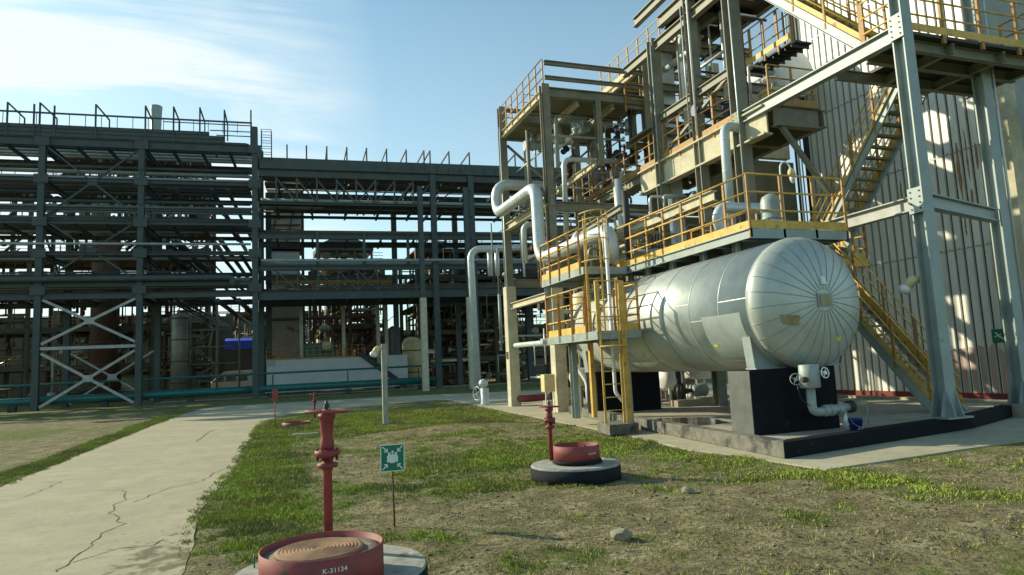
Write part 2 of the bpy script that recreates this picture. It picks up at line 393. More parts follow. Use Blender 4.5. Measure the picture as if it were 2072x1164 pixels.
gf = RMP(MT('ADD', at.outputs['Fac'], MT('MULTIPLY', MT('SUBTRACT', NZ(9, 6), .5), 1.5)), (.16, (0, 0, 0)), (.50, (1, 1, 1)))
l.new(MX(gf, dirt, moss), p.inputs['Base Color'])
bp = n.new('ShaderNodeBump'); bp.inputs['Strength'].default_value = 1.0; bp.inputs['Distance'].default_value = .09
l.new(MT('ADD', NZ(7), MT('MULTIPLY', NZ(30, 4), .4)), bp.inputs['Height']); l.new(bp.outputs[0], p.inputs['Normal'])
me.materials.append(gm)
go = bpy.data.objects.new('ground', me); S.collection.objects.link(go); structure(go)

# concrete slabs material: joints drawn by geometry, stains by noise
def slab_mat(name, base, edge):
    m = bpy.data.materials.new(name); m.use_nodes = True; global n, l, co
    t = m.node_tree; n = t.nodes; l = t.links; p = n['Principled BSDF']; p.inputs['Roughness'].default_value = .9; p.inputs['Specular IOR Level'].default_value = .2
    co = n.new('ShaderNodeTexCoord')
    b = RMP(NZ(.7), (.3, tuple(c*.84 for c in base)), (.7, tuple(c*1.08 for c in base)))
    b = MX(RMP(NZ(2.6), (.46, (0, 0, 0)), (.7, (.5, .5, .5))), b, tuple(c*.62 for c in base))
    b = MX(RMP(NZ(9), (.55, (0, 0, 0)), (.7, (.5, .5, .5))), b, tuple(c*.6 for c in base))
    b = MX(RMP(NZ(60, 3), (.62, (0, 0, 0)), (.72, (.4, .4, .4))), b, tuple(c*.5 for c in base))
    if edge:   # soil washed over the slab's near right edge
        sp = n.new('ShaderNodeSeparateXYZ'); l.new(co.outputs['Object'], sp.inputs[0])
        dxx = MT('SUBTRACT', sp.outputs[0], -.95); d = MT('SUBTRACT', 1.05, MT('ABSOLUTE', MT('MULTIPLY', dxx, .9), 0))
        near = MT('SUBTRACT', 1.0, MT('MULTIPLY', MT('ABSOLUTE', MT('SUBTRACT', sp.outputs[1], 7.6), 0), .33))
        q = MT('ADD', MT('MULTIPLY', MT('MINIMUM', d, near), .62), MT('MULTIPLY', MT('SUBTRACT', NZ(4.5), .5), 1.5))
        b = MX(RMP(q, (.45, (0, 0, 0)), (.62, (.8, .8, .8))), b, (.115, .095, .055))
    l.new(b, p.inputs['Base Color'])
    bp = n.new('ShaderNodeBump'); bp.inputs['Strength'].default_value = .35; bp.inputs['Distance'].default_value = .02
    l.new(NZ(14), bp.inputs['Height']); l.new(bp.outputs[0], p.inputs['Normal']); M[name] = m
slab_mat('pathm', (.42, .37, .25), True); slab_mat('apronm', (.43, .39, .27), False)
def jitter_poly(P, step, amp, seed):
    out = []; n_ = len(P)
    for i in range(n_):
        a = Vector((*P[i], 0)); b = Vector((*P[(i+1) % n_], 0)); k = max(1, int((b-a).length/step))
        d = (b-a).normalized(); nn = Vector((-d.y, d.x, 0))
        for j in range(k):
            p_ = a+(b-a)*j/k; p_ = p_+nn*amp*(noise.noise(p_*1.3+Vector((seed, 0, 0)))+.6*noise.noise(p_*4+Vector((0, seed, 0))))
            out.append((p_.x, p_.y))
    return out
def sheet(name, P, z, mt):
    b = MB(); b.poly(P, z-.12, z); o = b.build(name, mt); return o
po = sheet('path', jitter_poly(PATH, .35, .09, 1), .012, 'pathm')
po.data.transform(Matrix.Translation(po.location)); po.location = (0, 0, 0)
structure(po)
# cracks: slim dark wedges laid on the slab, part of the path
CR = [[(-1.87, 7.6), (-1.84, 8.23), (-1.83, 9.28), (-1.7, 9.7), (-2.0, 10.6), (-2.09, 11.21), (-2.05, 11.81), (-2.25, 12.7), (-2.8, 13.02)], [(-1.85, 11.4), (-1.57, 12.45), (-1.11, 12.95), (-.96, 14.13), (-.7, 14.8)],
      [(-1.98, 21.27), (-1.96, 23.11), (-1.97, 24.71), (-1.7, 26.25)], [(-4.2, 12.6), (-3.7, 12.9), (-3.6, 13.46), (-3.6, 14.52), (-4, 14.9)], [(-1.83, 7.9), (-1.5, 8.3), (-1.2, 8.25), (-1.05, 8.6)], [(-3, 6.4), (-2.6, 7.3), (-1.87, 7.6)]]
cb = MB()
for q, L in enumerate(CR):
    P = []
    for i in range(len(L)-1):
        a, b = Vector((*L[i], 0)), Vector((*L[i+1], 0)); k = max(2, int((b-a).length/.09))
        for j in range(k):
            p_ = a+(b-a)*j/k; s_ = noise.noise(p_*4)*.07+noise.noise(p_*14)*.03; P.append(p_+Vector((s_, s_*.7, 0)))
    for i in range(len(P)-1):
        d = (P[i+1]-P[i]).normalized(); nn = Vector((-d.y, d.x, 0))*(.0045+.008*abs(noise.noise(P[i]*3)))*(2.2 if q == 2 else 1); z = Vector((0, 0, .0165))
        cb.add([P[i]-nn+z, P[i]+nn+z, P[i+1]+nn+z, P[i+1]-nn+z], [(0, 1, 2, 3)])
structure(cb.build('path_cracks', 'crack'))
o = sheet('apron_pavement', jitter_poly(APRON, .8, .02, 4), .03, 'apronm'); o.data.transform(Matrix.Translation(o.location)); o.location = (0, 0, 0); structure(o)
far = MB(); far.box(-9, 24, 62.5, 66, .02, .035)
structure(far.build('far_road', 'apronm'))

# ------------------------------------------------------------------ containment pad with kerb
PADO = [(7.68, 9.05), (8.05, 12), (8.55, 16), (9.35, 21.2), (17.3, 21.2), (17.3, 11.6), (13.2, 10.05)]
def inset(P, d):
    out = []; n_ = len(P)
    A = sum(P[i][0]*P[(i+1) % n_][1]-P[(i+1) % n_][0]*P[i][1] for i in range(n_)); s_ = 1 if A > 0 else -1
    for i in range(n_):
        p0, p1, p2 = [Vector(P[(i+k) % n_]) for k in (-1, 0, 1)]
        a = (p1-p0).normalized(); b = (p2-p1).normalized(); na = Vector((-a.y, a.x))*s_; nb = Vector((-b.y, b.x))*s_
        m_ = (na+nb).normalized(); out.append(tuple(p1+m_*d/max(.3, m_.dot(na))))
    return out
PADI = inset(PADO, .26)
padT = T('containment_pad', 'raised concrete pad with a black and worn kerb under the big silver tank', 'concrete pad', (7.68, 9.05, .03))
mb = MB(); mb.poly(inset(PADO, .27), .04, .21); mb.build('floor', 'conc', padT)
n_ = len(PADO)
for i in range(n_):
    a, b, c, d = PADO[i], PADO[(i+1) % n_], PADI[(i+1) % n_], PADI[i]
    mb = MB(); mb.poly([a, b, c, d] if True else 0, .034, .29)
    mb.build('kerb', 'concpier' if i >= 5 else ('kerb' if i < 3 else 'conc'), padT, bevel=.012)
mb = MB(); mb.poly([(7.20, 14.1), (7.95, 14.1), (8.2, 15.0), (7.35, 15.05)], .034, .27)
tag(mb.build('step_block', ['kerb'], bevel=.01), 'low concrete step block at the foot of the yellow ladder', 'step')
pd = MB(); pd.poly(jitter_poly([(8.7, 13), (9.7, 13.1), (10.2, 14.6), (9.4, 15.4), (8.9, 15)], .25, .12, 8), .2115, .2135)
o = pd.build('puddle', 'puddle'); o['kind'] = 'structure'

# ------------------------------------------------------------------ grass blades (uncountable)
rg = random.Random(3)
gb = {k: MB() for k in range(4)}
def blade(x, y, z, hh, mbk):
    a = rg.random()*6.28; w = .0035+rg.random()*.004; bx, by = math.cos(a)*w, math.sin(a)*w
    t_ = rg.random()*6.28; ln = hh*(.25+rg.random()*.7); tx, ty = math.cos(t_)*ln, math.sin(t_)*ln
    mbk.add([(x-bx, y-by, z-.005), (x+bx, y+by, z-.005), (x+bx*.6+tx*.4, y+by*.6+ty*.4, z+hh*.65), (x+tx, y+ty, z+hh)], [(0, 1, 2), (0, 2, 3)])
cnt = 0; tries = 0
while cnt < 74000 and tries < 900000:
    tries += 1
    y = 4.4+rg.random()**1.5*34; x = (-.6+y*-.12)+rg.random()*((7+y*.25) if y > 8 else 13) if rg.random() < .93 else -5.2+rg.random()*.8-max(0, y-25)*.02
    g = grass(x, y)
    if rg.random() > max(0, (g-.14))**1.5*1.35+(.04 if g > .02 else 0): continue
    if inside(x, y, PATH) and not (edge_d(x, y, PATH) < .12): continue
    if inside(x, y, APRON): continue
    if math.hypot(x-4.27, y-9.55) < .68 or math.hypot(x-.42, y-5.6) < .75: continue
    far_ = 1 if y < 12 else (1.4 if y < 20 else 2.0)
    z = hgt(x, y); s_ = noise.noise((x*.9, y*.9, 7)); k = 0 if s_ > .12 else (1 if s_ > -.25 else 2)
    if rg.random() < (.16 if g > .4 else .4): k = 3
    for _ in range(3 if g > .45 else 2):
        blade(x+rg.uniform(-.03, .03), y+rg.uniform(-.03, .03), z, (.015+.055*g*(.2+rg.random()))*(1.1 if far_ > 1 else 1), gb[k])
    cnt += 1
for i in range(5200):   # sparse matted weeds over the bare soil
    y = 4.3+rg.random()**1.6*16; x = -.6+rg.random()*((5+y*.35) if y > 8 else 12)
    if inside(x, y, PATH) or inside(x, y, APRON) or nz(x, y, 1.9, 8) < -.08: continue
    if math.hypot(x-4.27, y-9.55) < .7 or math.hypot(x-.42, y-5.6) < .77: continue
    z = hgt(x, y); k = rg.choice((2, 2, 3, 3, 3, 1))
    for _ in range(rg.randint(2, 7)): blade(x+rg.gauss(0, .035), y+rg.gauss(0, .035), z, .012+.03*rg.random(), gb[k])
M['g0'] = mat('grass_bright', (.30, .38, .045), .7, var=.3, scale=3, spec=.2); M['g1'] = mat('grass_mid', (.26, .29, .05), .7, var=.3, scale=3, spec=.2)
M['g2'] = mat('grass_dull', (.20, .225, .06), .75, var=.3, scale=3, spec=.2); M['g3'] = mat('grass_dry', (.36, .30, .14), .8, var=.3, scale=3, spec=.2)
for k in range(4):
    o = gb[k].build('grass', 'g%d' % k); o['kind'] = 'stuff'
    tag(o, ['bright green grass tufts along the path and mound', 'mid green grass scattered over the verge', 'dull green low grass near the bare soil', 'dry straw coloured grass stalks among the green'][k], 'grass')
# pebbles and clods: uncountable
pb = MB()
def rock(mb, c, r, sq=.6, seed=0, sub=1):
    import bmesh
    bm = bmesh.new(); bmesh.ops.create_icosphere(bm, subdivisions=sub, radius=1)
    V = []
    for v in bm.verts:
        q = v.co*(1+.35*noise.noise(v.co*1.3+Vector((seed, seed*.7, 0)))+.15*noise.noise(v.co*3+Vector((0, seed, 0))))
        V.append((c[0]+q.x*r, c[1]+q.y*r*.8, c[2]+q.z*r*sq))
    F = [tuple(v.index for v in f.verts) for f in bm.faces]; bm.free(); mb.add(V, F)
dkc = MB()
for i in range(5200):
    y = 4.4+rg.random()**1.7*16; x = -1+rg.random()*(6.5+y*.3)
    if i < 700: x = 7.2+rg.random()*5; y = 5.2+rg.random()*2.6
    if inside(x, y, PATH) or inside(x, y, APRON) or grass(x, y) > .55 and rg.random() < .7: continue
    if math.hypot(x-4.27, y-9.55) < .68 or math.hypot(x-.42, y-5.6) < .75: continue
    rock(pb if i % 5 < 2 else dkc, (x, y, hgt(x, y)), .006+.02*rg.random()**3, .6, i, 0)
o = dkc.build('soil_clods', 'clod'); o['kind'] = 'stuff'; tag(o, 'dark crumbly clods scattered on the bare soil', 'soil')
o = pb.build('gravel', 'stone'); o['kind'] = 'stuff'; tag(o, 'small pebbles and clods strewn over the bare soil', 'gravel')
for (x, y, r, lb) in ((4.96, 7.66, .085, 'pale pointed stone on bare soil near the black concrete well ring'), (3.17, 6.1, .10, 'large grey wedge shaped stone in the nearest foreground soil'), (5.35, 8.6, .04, 'small pale stone in the shadow edge right of the far well'),
                      (5.75, 8.15, .035, 'small flat stone between the far well and the pavement corner'), (3.75, 6.55, .03, 'yellowish small stone just behind the large wedge stone')):
    b = MB(); rock(b, (x, y, .03), r, .75, x*3, 2); o = b.build('stone', 'stone'); tag(o, lb, 'stone', 'loose stones on the verge')

# ------------------------------------------------------------------ hydrant wells
def text_on_cyl(txt, size, cx, cy, r, ang0, z, mt, parent, name='lettering'):
    cu = bpy.data.curves.new('txt', 'FONT'); cu.body = txt; cu.size = size; cu.align_x = 'CENTER'; cu.space_character = 1.15; cu.offset = size*.02
    ob = bpy.data.objects.new('txt', cu); S.collection.objects.link(ob)
    dg = bpy.context.evaluated_depsgraph_get(); me = bpy.data.meshes.new_from_object(ob.evaluated_get(dg))
    bpy.data.objects.remove(ob); mb = MB(); V = []
    for v in me.vertices:
        a = ang0+v.co.x/r; V.append((cx+math.cos(a)*(r+.003), cy+math.sin(a)*(r+.003), z+v.co.y))
    mb.add(V, [tuple(p.vertices) for p in me.polygons]); bpy.data.meshes.remove(me)
    return mb.build(name, mt, parent)
def flat_text(txt, size, org, xdir, zdir, mt, parent, name='lettering'):
    cu = bpy.data.curves.new('txt', 'FONT'); cu.body = txt; cu.size = size; cu.align_x = 'CENTER'
    ob = bpy.data.objects.new('txt', cu); S.collection.objects.link(ob)
    dg = bpy.context.evaluated_depsgraph_get(); me = bpy.data.meshes.new_from_object(ob.evaluated_get(dg))
    bpy.data.objects.remove(ob); mb = MB(); xd, zd, og = Vector(xdir), Vector(zdir), Vector(org)
    mb.add([og+xd*v.co.x+zd*v.co.y for v in me.vertices], [tuple(p.vertices) for p in me.polygons]); bpy.data.meshes.remove(me)
    return mb.build(name, mt, parent)
# near well: collar on a concrete ring, dirty sand and ribbed rusty lid inside
wx, wy = .42, 5.62
w1 = T('concrete_well_base', 'flat round concrete well base nearest the camera, pale top and black side', 'well base', (wx, wy, 0))
mb = MB(); mb.lathe((wx, wy, -.05), (0, 0, 1), [(.725, 0), (.73, .26), (.72, .275), (.0, .275)], 56, False); mb.build('slab', 'well', w1)
mb = MB(); mb.lathe((wx, wy, -.02), (0, 0, 1), [(.736, 0), (.736, .225)], 56, True); mb.build('painted_side', 'concdk', w1)
cx, cy, cr = .345, 5.38, .44
w2 = T('steel_well_collar', 'wide faded red steel collar with white lettering on the nearest concrete base', 'well collar', (cx, cy, .225), 'red collars round the wells')
mb = MB(); mb.lathe((cx, cy, .226), (0, 0, 1), [(cr-.006, 0), (cr, .0), (cr, .235), (cr-.006, .237), (cr-.010, .235), (cr-.010, .02)], 64)
mb.build('collar_ring', 'redface', w2)
mb = MB(); mb.lathe((cx, cy, .34), (0, 0, 1), [(cr-.011, 0), (cr-.011, .075), (cr-.1, .085), (0, .085)], 48, True); mb.build('sand_fill', 'sand', w2)
text_on_cyl('K-31134', .042, cx, cy, cr, R(-83), .375, 'signwhite', w2)
mb = MB(); pr = [(.315, 0), (.315, .02)]
for i in range(10):
    r0 = .30-i*.026; pr += [(r0, .024), (r0-.010, .030), (r0-.016, .030), (r0-.024, .022)]
pr += [(.02, .03), (0, .03)]
mb.lathe((cx-.02, cy-.03, .425), (0, 0, 1), pr, 48)
o = mb.build('manhole_lid', 'lid'); tag(o, 'round rusty ribbed lid lying in the sand inside the nearest red collar', 'manhole lid')
mb = MB()
for a in (R(150), R(200)): mb.tube([(wx+.64*math.cos(a), wy+.64*math.sin(a), .22), (wx+.64*math.cos(a), wy+.64*math.sin(a), .32)], .006, 6)
mb.build('rebar_stub', 'green', w1)
# post valves
def valve_post(x, y, z0, ztop, wr, lb, s=1.):
    t = T('hydrant_valve_post', lb, 'valve post', (x, y, z0), 'red hydrant valve posts')
    mb = MB(); H = ztop-z0; f1 = z0+H*.60; f2 = z0+H*.68
    mb.lathe((x, y, z0), (0, 0, 1), [(.038*s, 0), (.038*s, f1-z0-.03), (.055*s, f1-z0), ], 20); mb.build('stand_pipe', 'red', t)
    mb = MB(); mb.lathe((x, y, f1), (0, 0, 1), [(.085*s, 0), (.085*s, .035), (.05*s, .04), (.045*s, .07)], 24)
    mb.build('flange', 'red', t)
    mb = MB(); mb.lathe((x, y, f1+.075), (0, 0, 1), [(.05*s, 0), (.105*s, .03), (.105*s, .07), (.05*s, .075)], 24); mb.build('flange', 'red', t)
    for k in range(8):
        a = 2*math.pi*k/8+.2; mb = MB(); mb.lathe((x+.088*s*math.cos(a), y+.088*s*math.sin(a), f1+.06), (0, 0, 1), [(.009, 0), (.009, .10)], 6, False); mb.build('bolt', 'brown', t)
    mb = MB(); mb.lathe((x, y, f1+.15), (0, 0, 1), [(.055*s, 0), (.06*s, .03), (.058*s, .07), (.048*s, .10), (.052*s, .14), (.06*s, ztop-f1-.22), (.072*s, ztop-f1-.20), (.072*s, ztop-f1-.17), (.03*s, ztop-f1-.165), (.025*s, ztop-f1-.15)], 24)
    mb.build('bonnet', 'red', t)
    mb = MB(); handwheel(mb, (x, y, ztop), (0.05, 0.02, 1), wr, .013, 5); mb.build('handwheel', 'redface', t)
    mb = MB(); mb.tube([(x, y, ztop-.03), (x, y, ztop+.09)], .012, 8); mb.lathe((x, y, ztop+.03), (0, 0, 1), [(.028, 0), (.02, .04)], 6, False); mb.build('stem', 'black', t)
    return t
valve_post(.45, 6.2, .2, 1.385, .17, 'tall red valve post with flat handwheel rising behind the nearest lettered collar')
# far well
wx2, wy2 = 4.27, 9.55
w3 = T('concrete_well_base', 'round concrete well base with black tarred side near the kerb corner', 'well base', (wx2, wy2, 0))
mb = MB(); mb.lathe((wx2, wy2, -.05), (0, 0, 1), [(.655, 0), (.665, .25), (.65, .27), (0, .27)], 48, False); mb.build('slab', 'well', w3)
mb = MB(); mb.lathe((wx2, wy2, -.03), (0, 0, 1), [(.671, 0), (.671, .22)], 48); mb.build('painted_side', 'concdk', w3)
w4 = T('steel_well_collar', 'small open red steel collar with a notch on the farther concrete base', 'well collar', (wx2+.02, wy2-.02, .28), 'red collars round the wells')
mb = MB(); c2 = .345
mb.lathe((wx2+.02, wy2-.02, .285), (0, 0, 1), [(c2-.008, 0), (c2, .0), (c2, .205), (c2-.006, .207), (c2-.012, .205), (c2-.012, 0)], 56); mb.build('collar_ring', 'redface', w4)
mb = MB(); mb.lathe((wx2+.03, wy2-.02, .241), (0, 0, 1), [(c2+.03, 0), (c2+.0, .05), (c2-.03, .05)], 40); mb.build('tarred_skirt', 'concdk', w4)
text_on_cyl('K-31098', .034, wx2+.02, wy2-.02, c2, R(-72), .37, 'signwhite', w4)
mb = MB(); mb.lathe((wx2+.02, wy2-.02, .235), (0, 0, 1), [(c2-.02, 0), (c2-.02, .04), (0, .045)], 30); mb.build('bottom_plate', 'brown', w4)
valve_post(4.02, 9.86, .24, 1.055, .15, 'short red valve post with handwheel beside the farther open collar', .85)
# assembly sign
sg = T('assembly_point_sign', 'green square assembly point sign with white arrows on a thin dark stake', 'sign', (1.26, 7.76, 0))
mb = MB(); mb.tube([(1.27, 7.775, -.1), (1.26, 7.775, .70)], .0095, 8); mb.build('stake', 'brown', sg)
sxd = Vector((.995, -.10, 0)); szd = Vector((.02, 0, 1)); so = Vector((1.262, 7.757, .752))
def sgn(u, v, d=0.): return so+sxd*u+szd*v+Vector((-.1, -.995, 0))*d
def plate(pts, d0, d1, name, mt):
    k = len(pts); mb = MB()
    mb.add([sgn(u, v, d1) for u, v in pts]+[sgn(u, v, d0) for u, v in pts], [tuple(range(k)), tuple(range(2*k-1, k-1, -1))]+[(i, k+i, k+(i+1) % k, (i+1) % k) for i in range(k)])
    return mb.build(name, mt, sg)
q = .132
plate([(-q, -q*1.12), (q, -q*1.12), (q, q*1.12), (-q, q*1.12)], 0, .004, 'border', 'signwhite')
q = .122; plate([(-q, -q*1.13), (q, -q*1.13), (q, q*1.13), (-q, q*1.13)], .004, .006, 'face', 'signgreen')
for sx_ in (-1, 1):
    for sy_ in (-1, 1):
        tip = Vector((sx_*.058, sy_*.070)); tail = Vector((sx_*.108, sy_*.125)); d = (tip-tail).normalized(); n2_ = Vector((-d.y, d.x))
        pts = [tail-n2_*.006, tip-d*.012-n2_*.006, tip-d*.012+n2_*.006, tail+n2_*.006]
        if sx_*sy_ : plate([tuple(p_) for p_ in pts], .006, .0075, 'arrow', 'signwhite')
        A = tip-d*.0; hpts = [A, A-d*.004-n2_*.03, A-d*.014-n2_*.034+n2_*.0, A-d*.018, A-d*.014+n2_*.034, A-d*.004+n2_*.03]
        e1 = Vector((sx_*1., 0)); e2 = Vector((0, sy_*1.))
        plate([tuple(tip-e1*.006-e2*.006), tuple(tip+e1*.034-e2*.006), tuple(tip+e1*.034+e2*.006), tuple(tip+e1*.006+e2*.006), tuple(tip+e1*.006+e2*.034), tuple(tip-e1*.006+e2*.034)], .0075, .0085, 'arrow_head', 'signwhite')
def disc(cx_, cy_, r_, k=14): return [(cx_+r_*math.cos(2*math.pi*i/k), cy_+r_*math.sin(2*math.pi*i/k)) for i in range(k)]
plate([(-.060, -.045), (.060, -.045), (.060, .02), (.045, .036), (-.045, .036), (-.060, .02)], .006, .0075, 'figures', 'signwhite')
for (a, b) in ((-.036, .048), (.0, .066), (.036, .048)): plate(disc(a, b, .0135), .006, .0075, 'figure_head', 'signwhite')
plate([(-.028, -.055), (.028, -.055), (.026, .015), (.015, .03), (-.015, .03), (-.026, .015)], .0075, .0085, 'front_figure', 'signwhite'); plate(disc(0, .037, .0125), .0085, .0095, 'figure_head', 'signwhite')
# concrete post with shoe lamp etc.
mb = MB(); mb.bar((3.55, 23, -.2), (3.55, 23, 2.63), .17, .13); tag(mb.build('square_post', 'wood'), 'tall weathered grey square post standing alone in the grass', 'post')
lp = T('floodlight', 'beige curved floodlight fixed to the left of the lone grey post', 'lamp', (3.46, 23, 2.3))
mb = MB(); mb.tube([(3.47, 22.98, 2.5), (3.33, 22.96, 2.50), (3.22, 22.92, 2.34)], [.06, .09, .10], 12, bend=.1); mb.build('housing', 'cream', lp)
mb = MB(); mb.lathe((3.23, 22.93, 2.36), (-.55, -.2, -1), [(.10, 0), (.13, .08), (.11, .14), (0, .16)], 16); mb.build('glass', 'bolt', lp)
# far small well, board, stakes
fw = T('steel_well_collar', 'low pinkish red collar in the far grass beside a thin red stake', 'well collar', (.8, 24.6, 0), 'red collars round the wells')
mb = MB(); mb.lathe((.8, 24.6, 0), (0, 0, 1), [(.46, 0), (.46, .17), (.44, .17), (.44, .02)], 32); mb.build('collar_ring', 'redface', fw)
mb = MB(); mb.box(.55, 1.25, 20.6, 20.75, 0, .07); tag(mb.build('wooden_board', 'wood'), 'flat grey board lying in the grass before the far collar', 'board')
st = T('marker_stake', 'thin red marker stake with a small plate left of the far collar', 'stake', (.12, 24.5, 0))
mb = MB(); mb.tube([(.12, 24.5, 0), (.1, 24.5, .95)], .015, 6); mb.build('stake', 'red', st)
mb = MB(); mb.box(.02, .2, 24.47, 24.49, .9, 1.3); mb.build('plate', 'redface', st)
valve_post(1.56, 27.6, 0, .98, .17, 'distant dark red valve post standing behind the far grass', .8)
# ------------------------------------------------------------------ pressure vessel
VX, VZ, VR = 9.83, 2.66, 1.30; VY0, VY1 = 10.7, 18.75
vs = T('horizontal_pressure_vessel', 'big silver clad horizontal tank with radial seams on its domed end', 'tank', (VX, VY0, 1.4))
mb = MB()
mb.lathe((VX, VY0, VZ), (0, 1, 0), [(VR, 0), (VR, VY1-VY0)], 96); o = mb.build('shell', 'alu', vs)
def head(y, s, name, dep=.58):
    mb = MB(); pr = []
    for i in range(15):
        a = math.pi/2*i/14; pr.append((max(.0, (VR+.006)*math.cos(a)**.86), dep*math.sin(a)))
    mb.lathe((VX, y, VZ), (0, s, 0), pr, 96); return mb.build(name, 'alu', vs)
head(VY0, -1, 'domed_head'); head(VY1, 1, 'domed_head')
def hp(ang, t, off=.007, dep=.58):   # point on the near head: t 0 rim .. 1 apex
    a = math.pi/2*t; r = (VR+off)*math.cos(a)**.86 if t < 1 else 0
    return Vector((VX+r*math.cos(ang), VY0-(dep+off)*math.sin(a), VZ+r*math.sin(ang)))
k = 26
sm_ = MB()
for i in range(k):
    a = 2*math.pi*(i+.3)/k; sm_.smooth = True
    pts = [hp(a, t/14*.93) for t in range(15)]
    w = [.013]*15
    for j in range(14):
        t0 = (pts[j+1]-pts[j]).normalized(); nrm = (pts[j]-Vector((VX, VY0+.5, VZ))).normalized(); sd = t0.cross(nrm).normalized()*.007
        sm_.add([pts[j]-sd, pts[j]+nrm*.006, pts[j]+sd, pts[j+1]-sd, pts[j+1]+nrm*.006, pts[j+1]+sd], [(0, 1, 4, 3), (1, 2, 5, 4)])
sm_.build('radial_seam', 'seam', vs)
mb = MB()
for y in (VY0+.02, 11.6, 12.65, 13.7, 14.75, 15.8, 16.85, 17.9):
    mb.lathe((VX, y-.022, VZ), (0, 1, 0), [(VR+.001, 0), (VR+.008, .006), (VR+.008, .038), (VR+.001, .044)], 96)
for (y0, y1, a) in ((11.6, 12.65, 3.3), (12.65, 13.7, 3.0), (VY0, 11.6, 3.05), (13.7, 14.75, 3.35), (14.75, 15.8, 2.95), (11.6, 12.65, 4.1), (12.65, 13.7, 4.2)):
    p = lambda yy, aa, rr: (VX+rr*math.cos(aa), yy, VZ+rr*math.sin(aa))
    mb.add([p(y0, a-.008, VR+.002), p(y0, a+.008, VR+.007), p(y1, a+.008, VR+.007), p(y1, a-.008, VR+.002)], [(0, 1, 2, 3)])
mb.build('seam_band', 'seam', vs)
# patches, nameplate, stickers
def patch(y0, y1, a0, a1, mt, name, r=.004, k=8):
    mb = MB(); V = []; F = []
    for i in range(k+1):
        a = a0+(a1-a0)*i/k
        for yy in (y0, y1): V.append((VX+(VR+r)*math.cos(a), yy, VZ+(VR+r)*math.sin(a)))
    for i in range(k): F.append((2*i, 2*i+2, 2*i+3, 2*i+1))
    mb.smooth = True; mb.add(V, F); return mb.build(name, mt, vs)
patch(10.95, 12.2, R(186), R(230), 'steelgr', 'patch_sheet', .0085, 24)
patch(12.0, 12.12, R(213), R(216), 'stick', 'sticker', .014); patch(14.9, 15.02, R(221), R(224), 'stick', 'sticker', .012)
def hplate(u, v, w, h, mt, name, d=.0):
    # small flat plate on the near head
    r = math.hypot(u, v); a = math.atan2(v, u); t = 2/math.pi*math.acos(max(0, min(1, (r/VR)))**(1/.86)); c = hp(a, t, .012+d)
    nr = (c-Vector((VX, VY0+.9, VZ))).normalized(); x = Vector((1, 0, 0)); x = (x-nr*x.dot(nr)).normalized(); y = nr.cross(x)*-1
    if y.z < 0: y = -y
    mb = MB(); P = [c-x*w-y*h, c+x*w-y*h, c+x*w+y*h, c-x*w+y*h]
    mb.add([p+nr*.012 for p in P]+[p-nr*.03 for p in P], [(0, 1, 2, 3), (0, 4, 5, 1), (1, 5, 6, 2), (2, 6, 7, 3), (3, 7, 4, 0)]); return mb.build(name, mt, vs)
hplate(0, 0, .17, .13, 'seam', 'nameplate_frame'); hplate(0, 0, .125, .10, 'plate', 'nameplate', .02); hplate(.02, .37, .055, .08, 'signwhite', 'label')
hplate(.35, -.74, .05, .035, 'stick', 'sticker'); hplate(-.75, -.35, .17, .09, 'plate', 'worn_patch')
# saddles on black piers
def saddle(y, name):
    mb = MB(); P = []; k = 20
    for i in range(k+1):
        a = R(208)+R(124)*i/k; P.append((VX+(VR+.01)*math.cos(a), VZ+(VR+.01)*math.sin(a)))
    base = [(VX+1.0, 1.42), (VX-1.10, 1.42)]
    loop = P+base; n_ = len(loop)
    mb.add([(x, y-.08, z) for x, z in loop]+[(x, y+.08, z) for x, z in loop], [tuple(range(n_)), tuple(range(2*n_-1, n_-1, -1))]+[(i, n_+i, n_+(i+1) % n_, (i+1) % n_) for i in range(n_)])
    mb.bar((VX-1.12, y, 1.43), (VX+1.02, y, 1.43), .30, .03)
    for s_, xb in ((-1, -1.10), (1, 1.0)):
        xt = VX+(VR+.02)*math.cos(R(208)) if s_ < 0 else VX+(VR+.02)*math.cos(R(-28)); zt = VZ+(VR+.02)*math.sin(R(208))
        mb.bar((VX+xb, y, 1.45), (xt, y, zt), .03, .24, up=(0, 1, 0))
    return mb.build(name, 'alu' if 0 else 'steelgr', vs)
saddle(10.98, 'saddle'); saddle(18.3, 'saddle')
for i, y in enumerate((10.98, 18.45)):
    mb = MB(); mb.box(8.42+.5*i, 10.42+.6*i, y-.34, y+.34, .20, 1.415)
    o = mb.build('support_pier', ['concpier'], bevel=.012)
    tag(o, ['tall black painted pier under the domed end of the silver tank', 'black pier under the far end of the silver tank behind the yellow ladder'][i], 'pier', 'black piers carrying the tank')
mb = MB(); mb.box(8.405, 8.42, 10.66, 11.30, .22, 1.40); tag(mb.build('sunlit_pier_face', 'pierlit'), 'thin lighter slab painting sunlight onto the left side of the near black pier', 'slab')  # sunlit side of the pier painted as a lighter grey slab
# nozzles on the vessel
for y, r_, h_ in ((12.2, .28, .55), (14.1, .12, .5), (15.6, .14, .6), (16.4, .20, .7)):
    mb = MB(); z = VZ+VR-.05; mb.lathe((VX+.25, y, z), (0, 0, 1), [(r_, 0), (r_, h_), (r_*1.5, h_), (r_*1.5, h_+.05), (r_*1.5, h_+.11), (0, h_+.11)], 24); mb.build('nozzle', 'steelgr', vs)
    for k in range(10):
        a = k*.628; b_ = MB(); b_.lathe((VX+.25+r_*1.3*math.cos(a), y+r_*1.3*math.sin(a), z+h_-.03), (0, 0, 1), [(.016, 0), (.016, .17)], 6, False); b_.build('bolt', 'brown', vs)
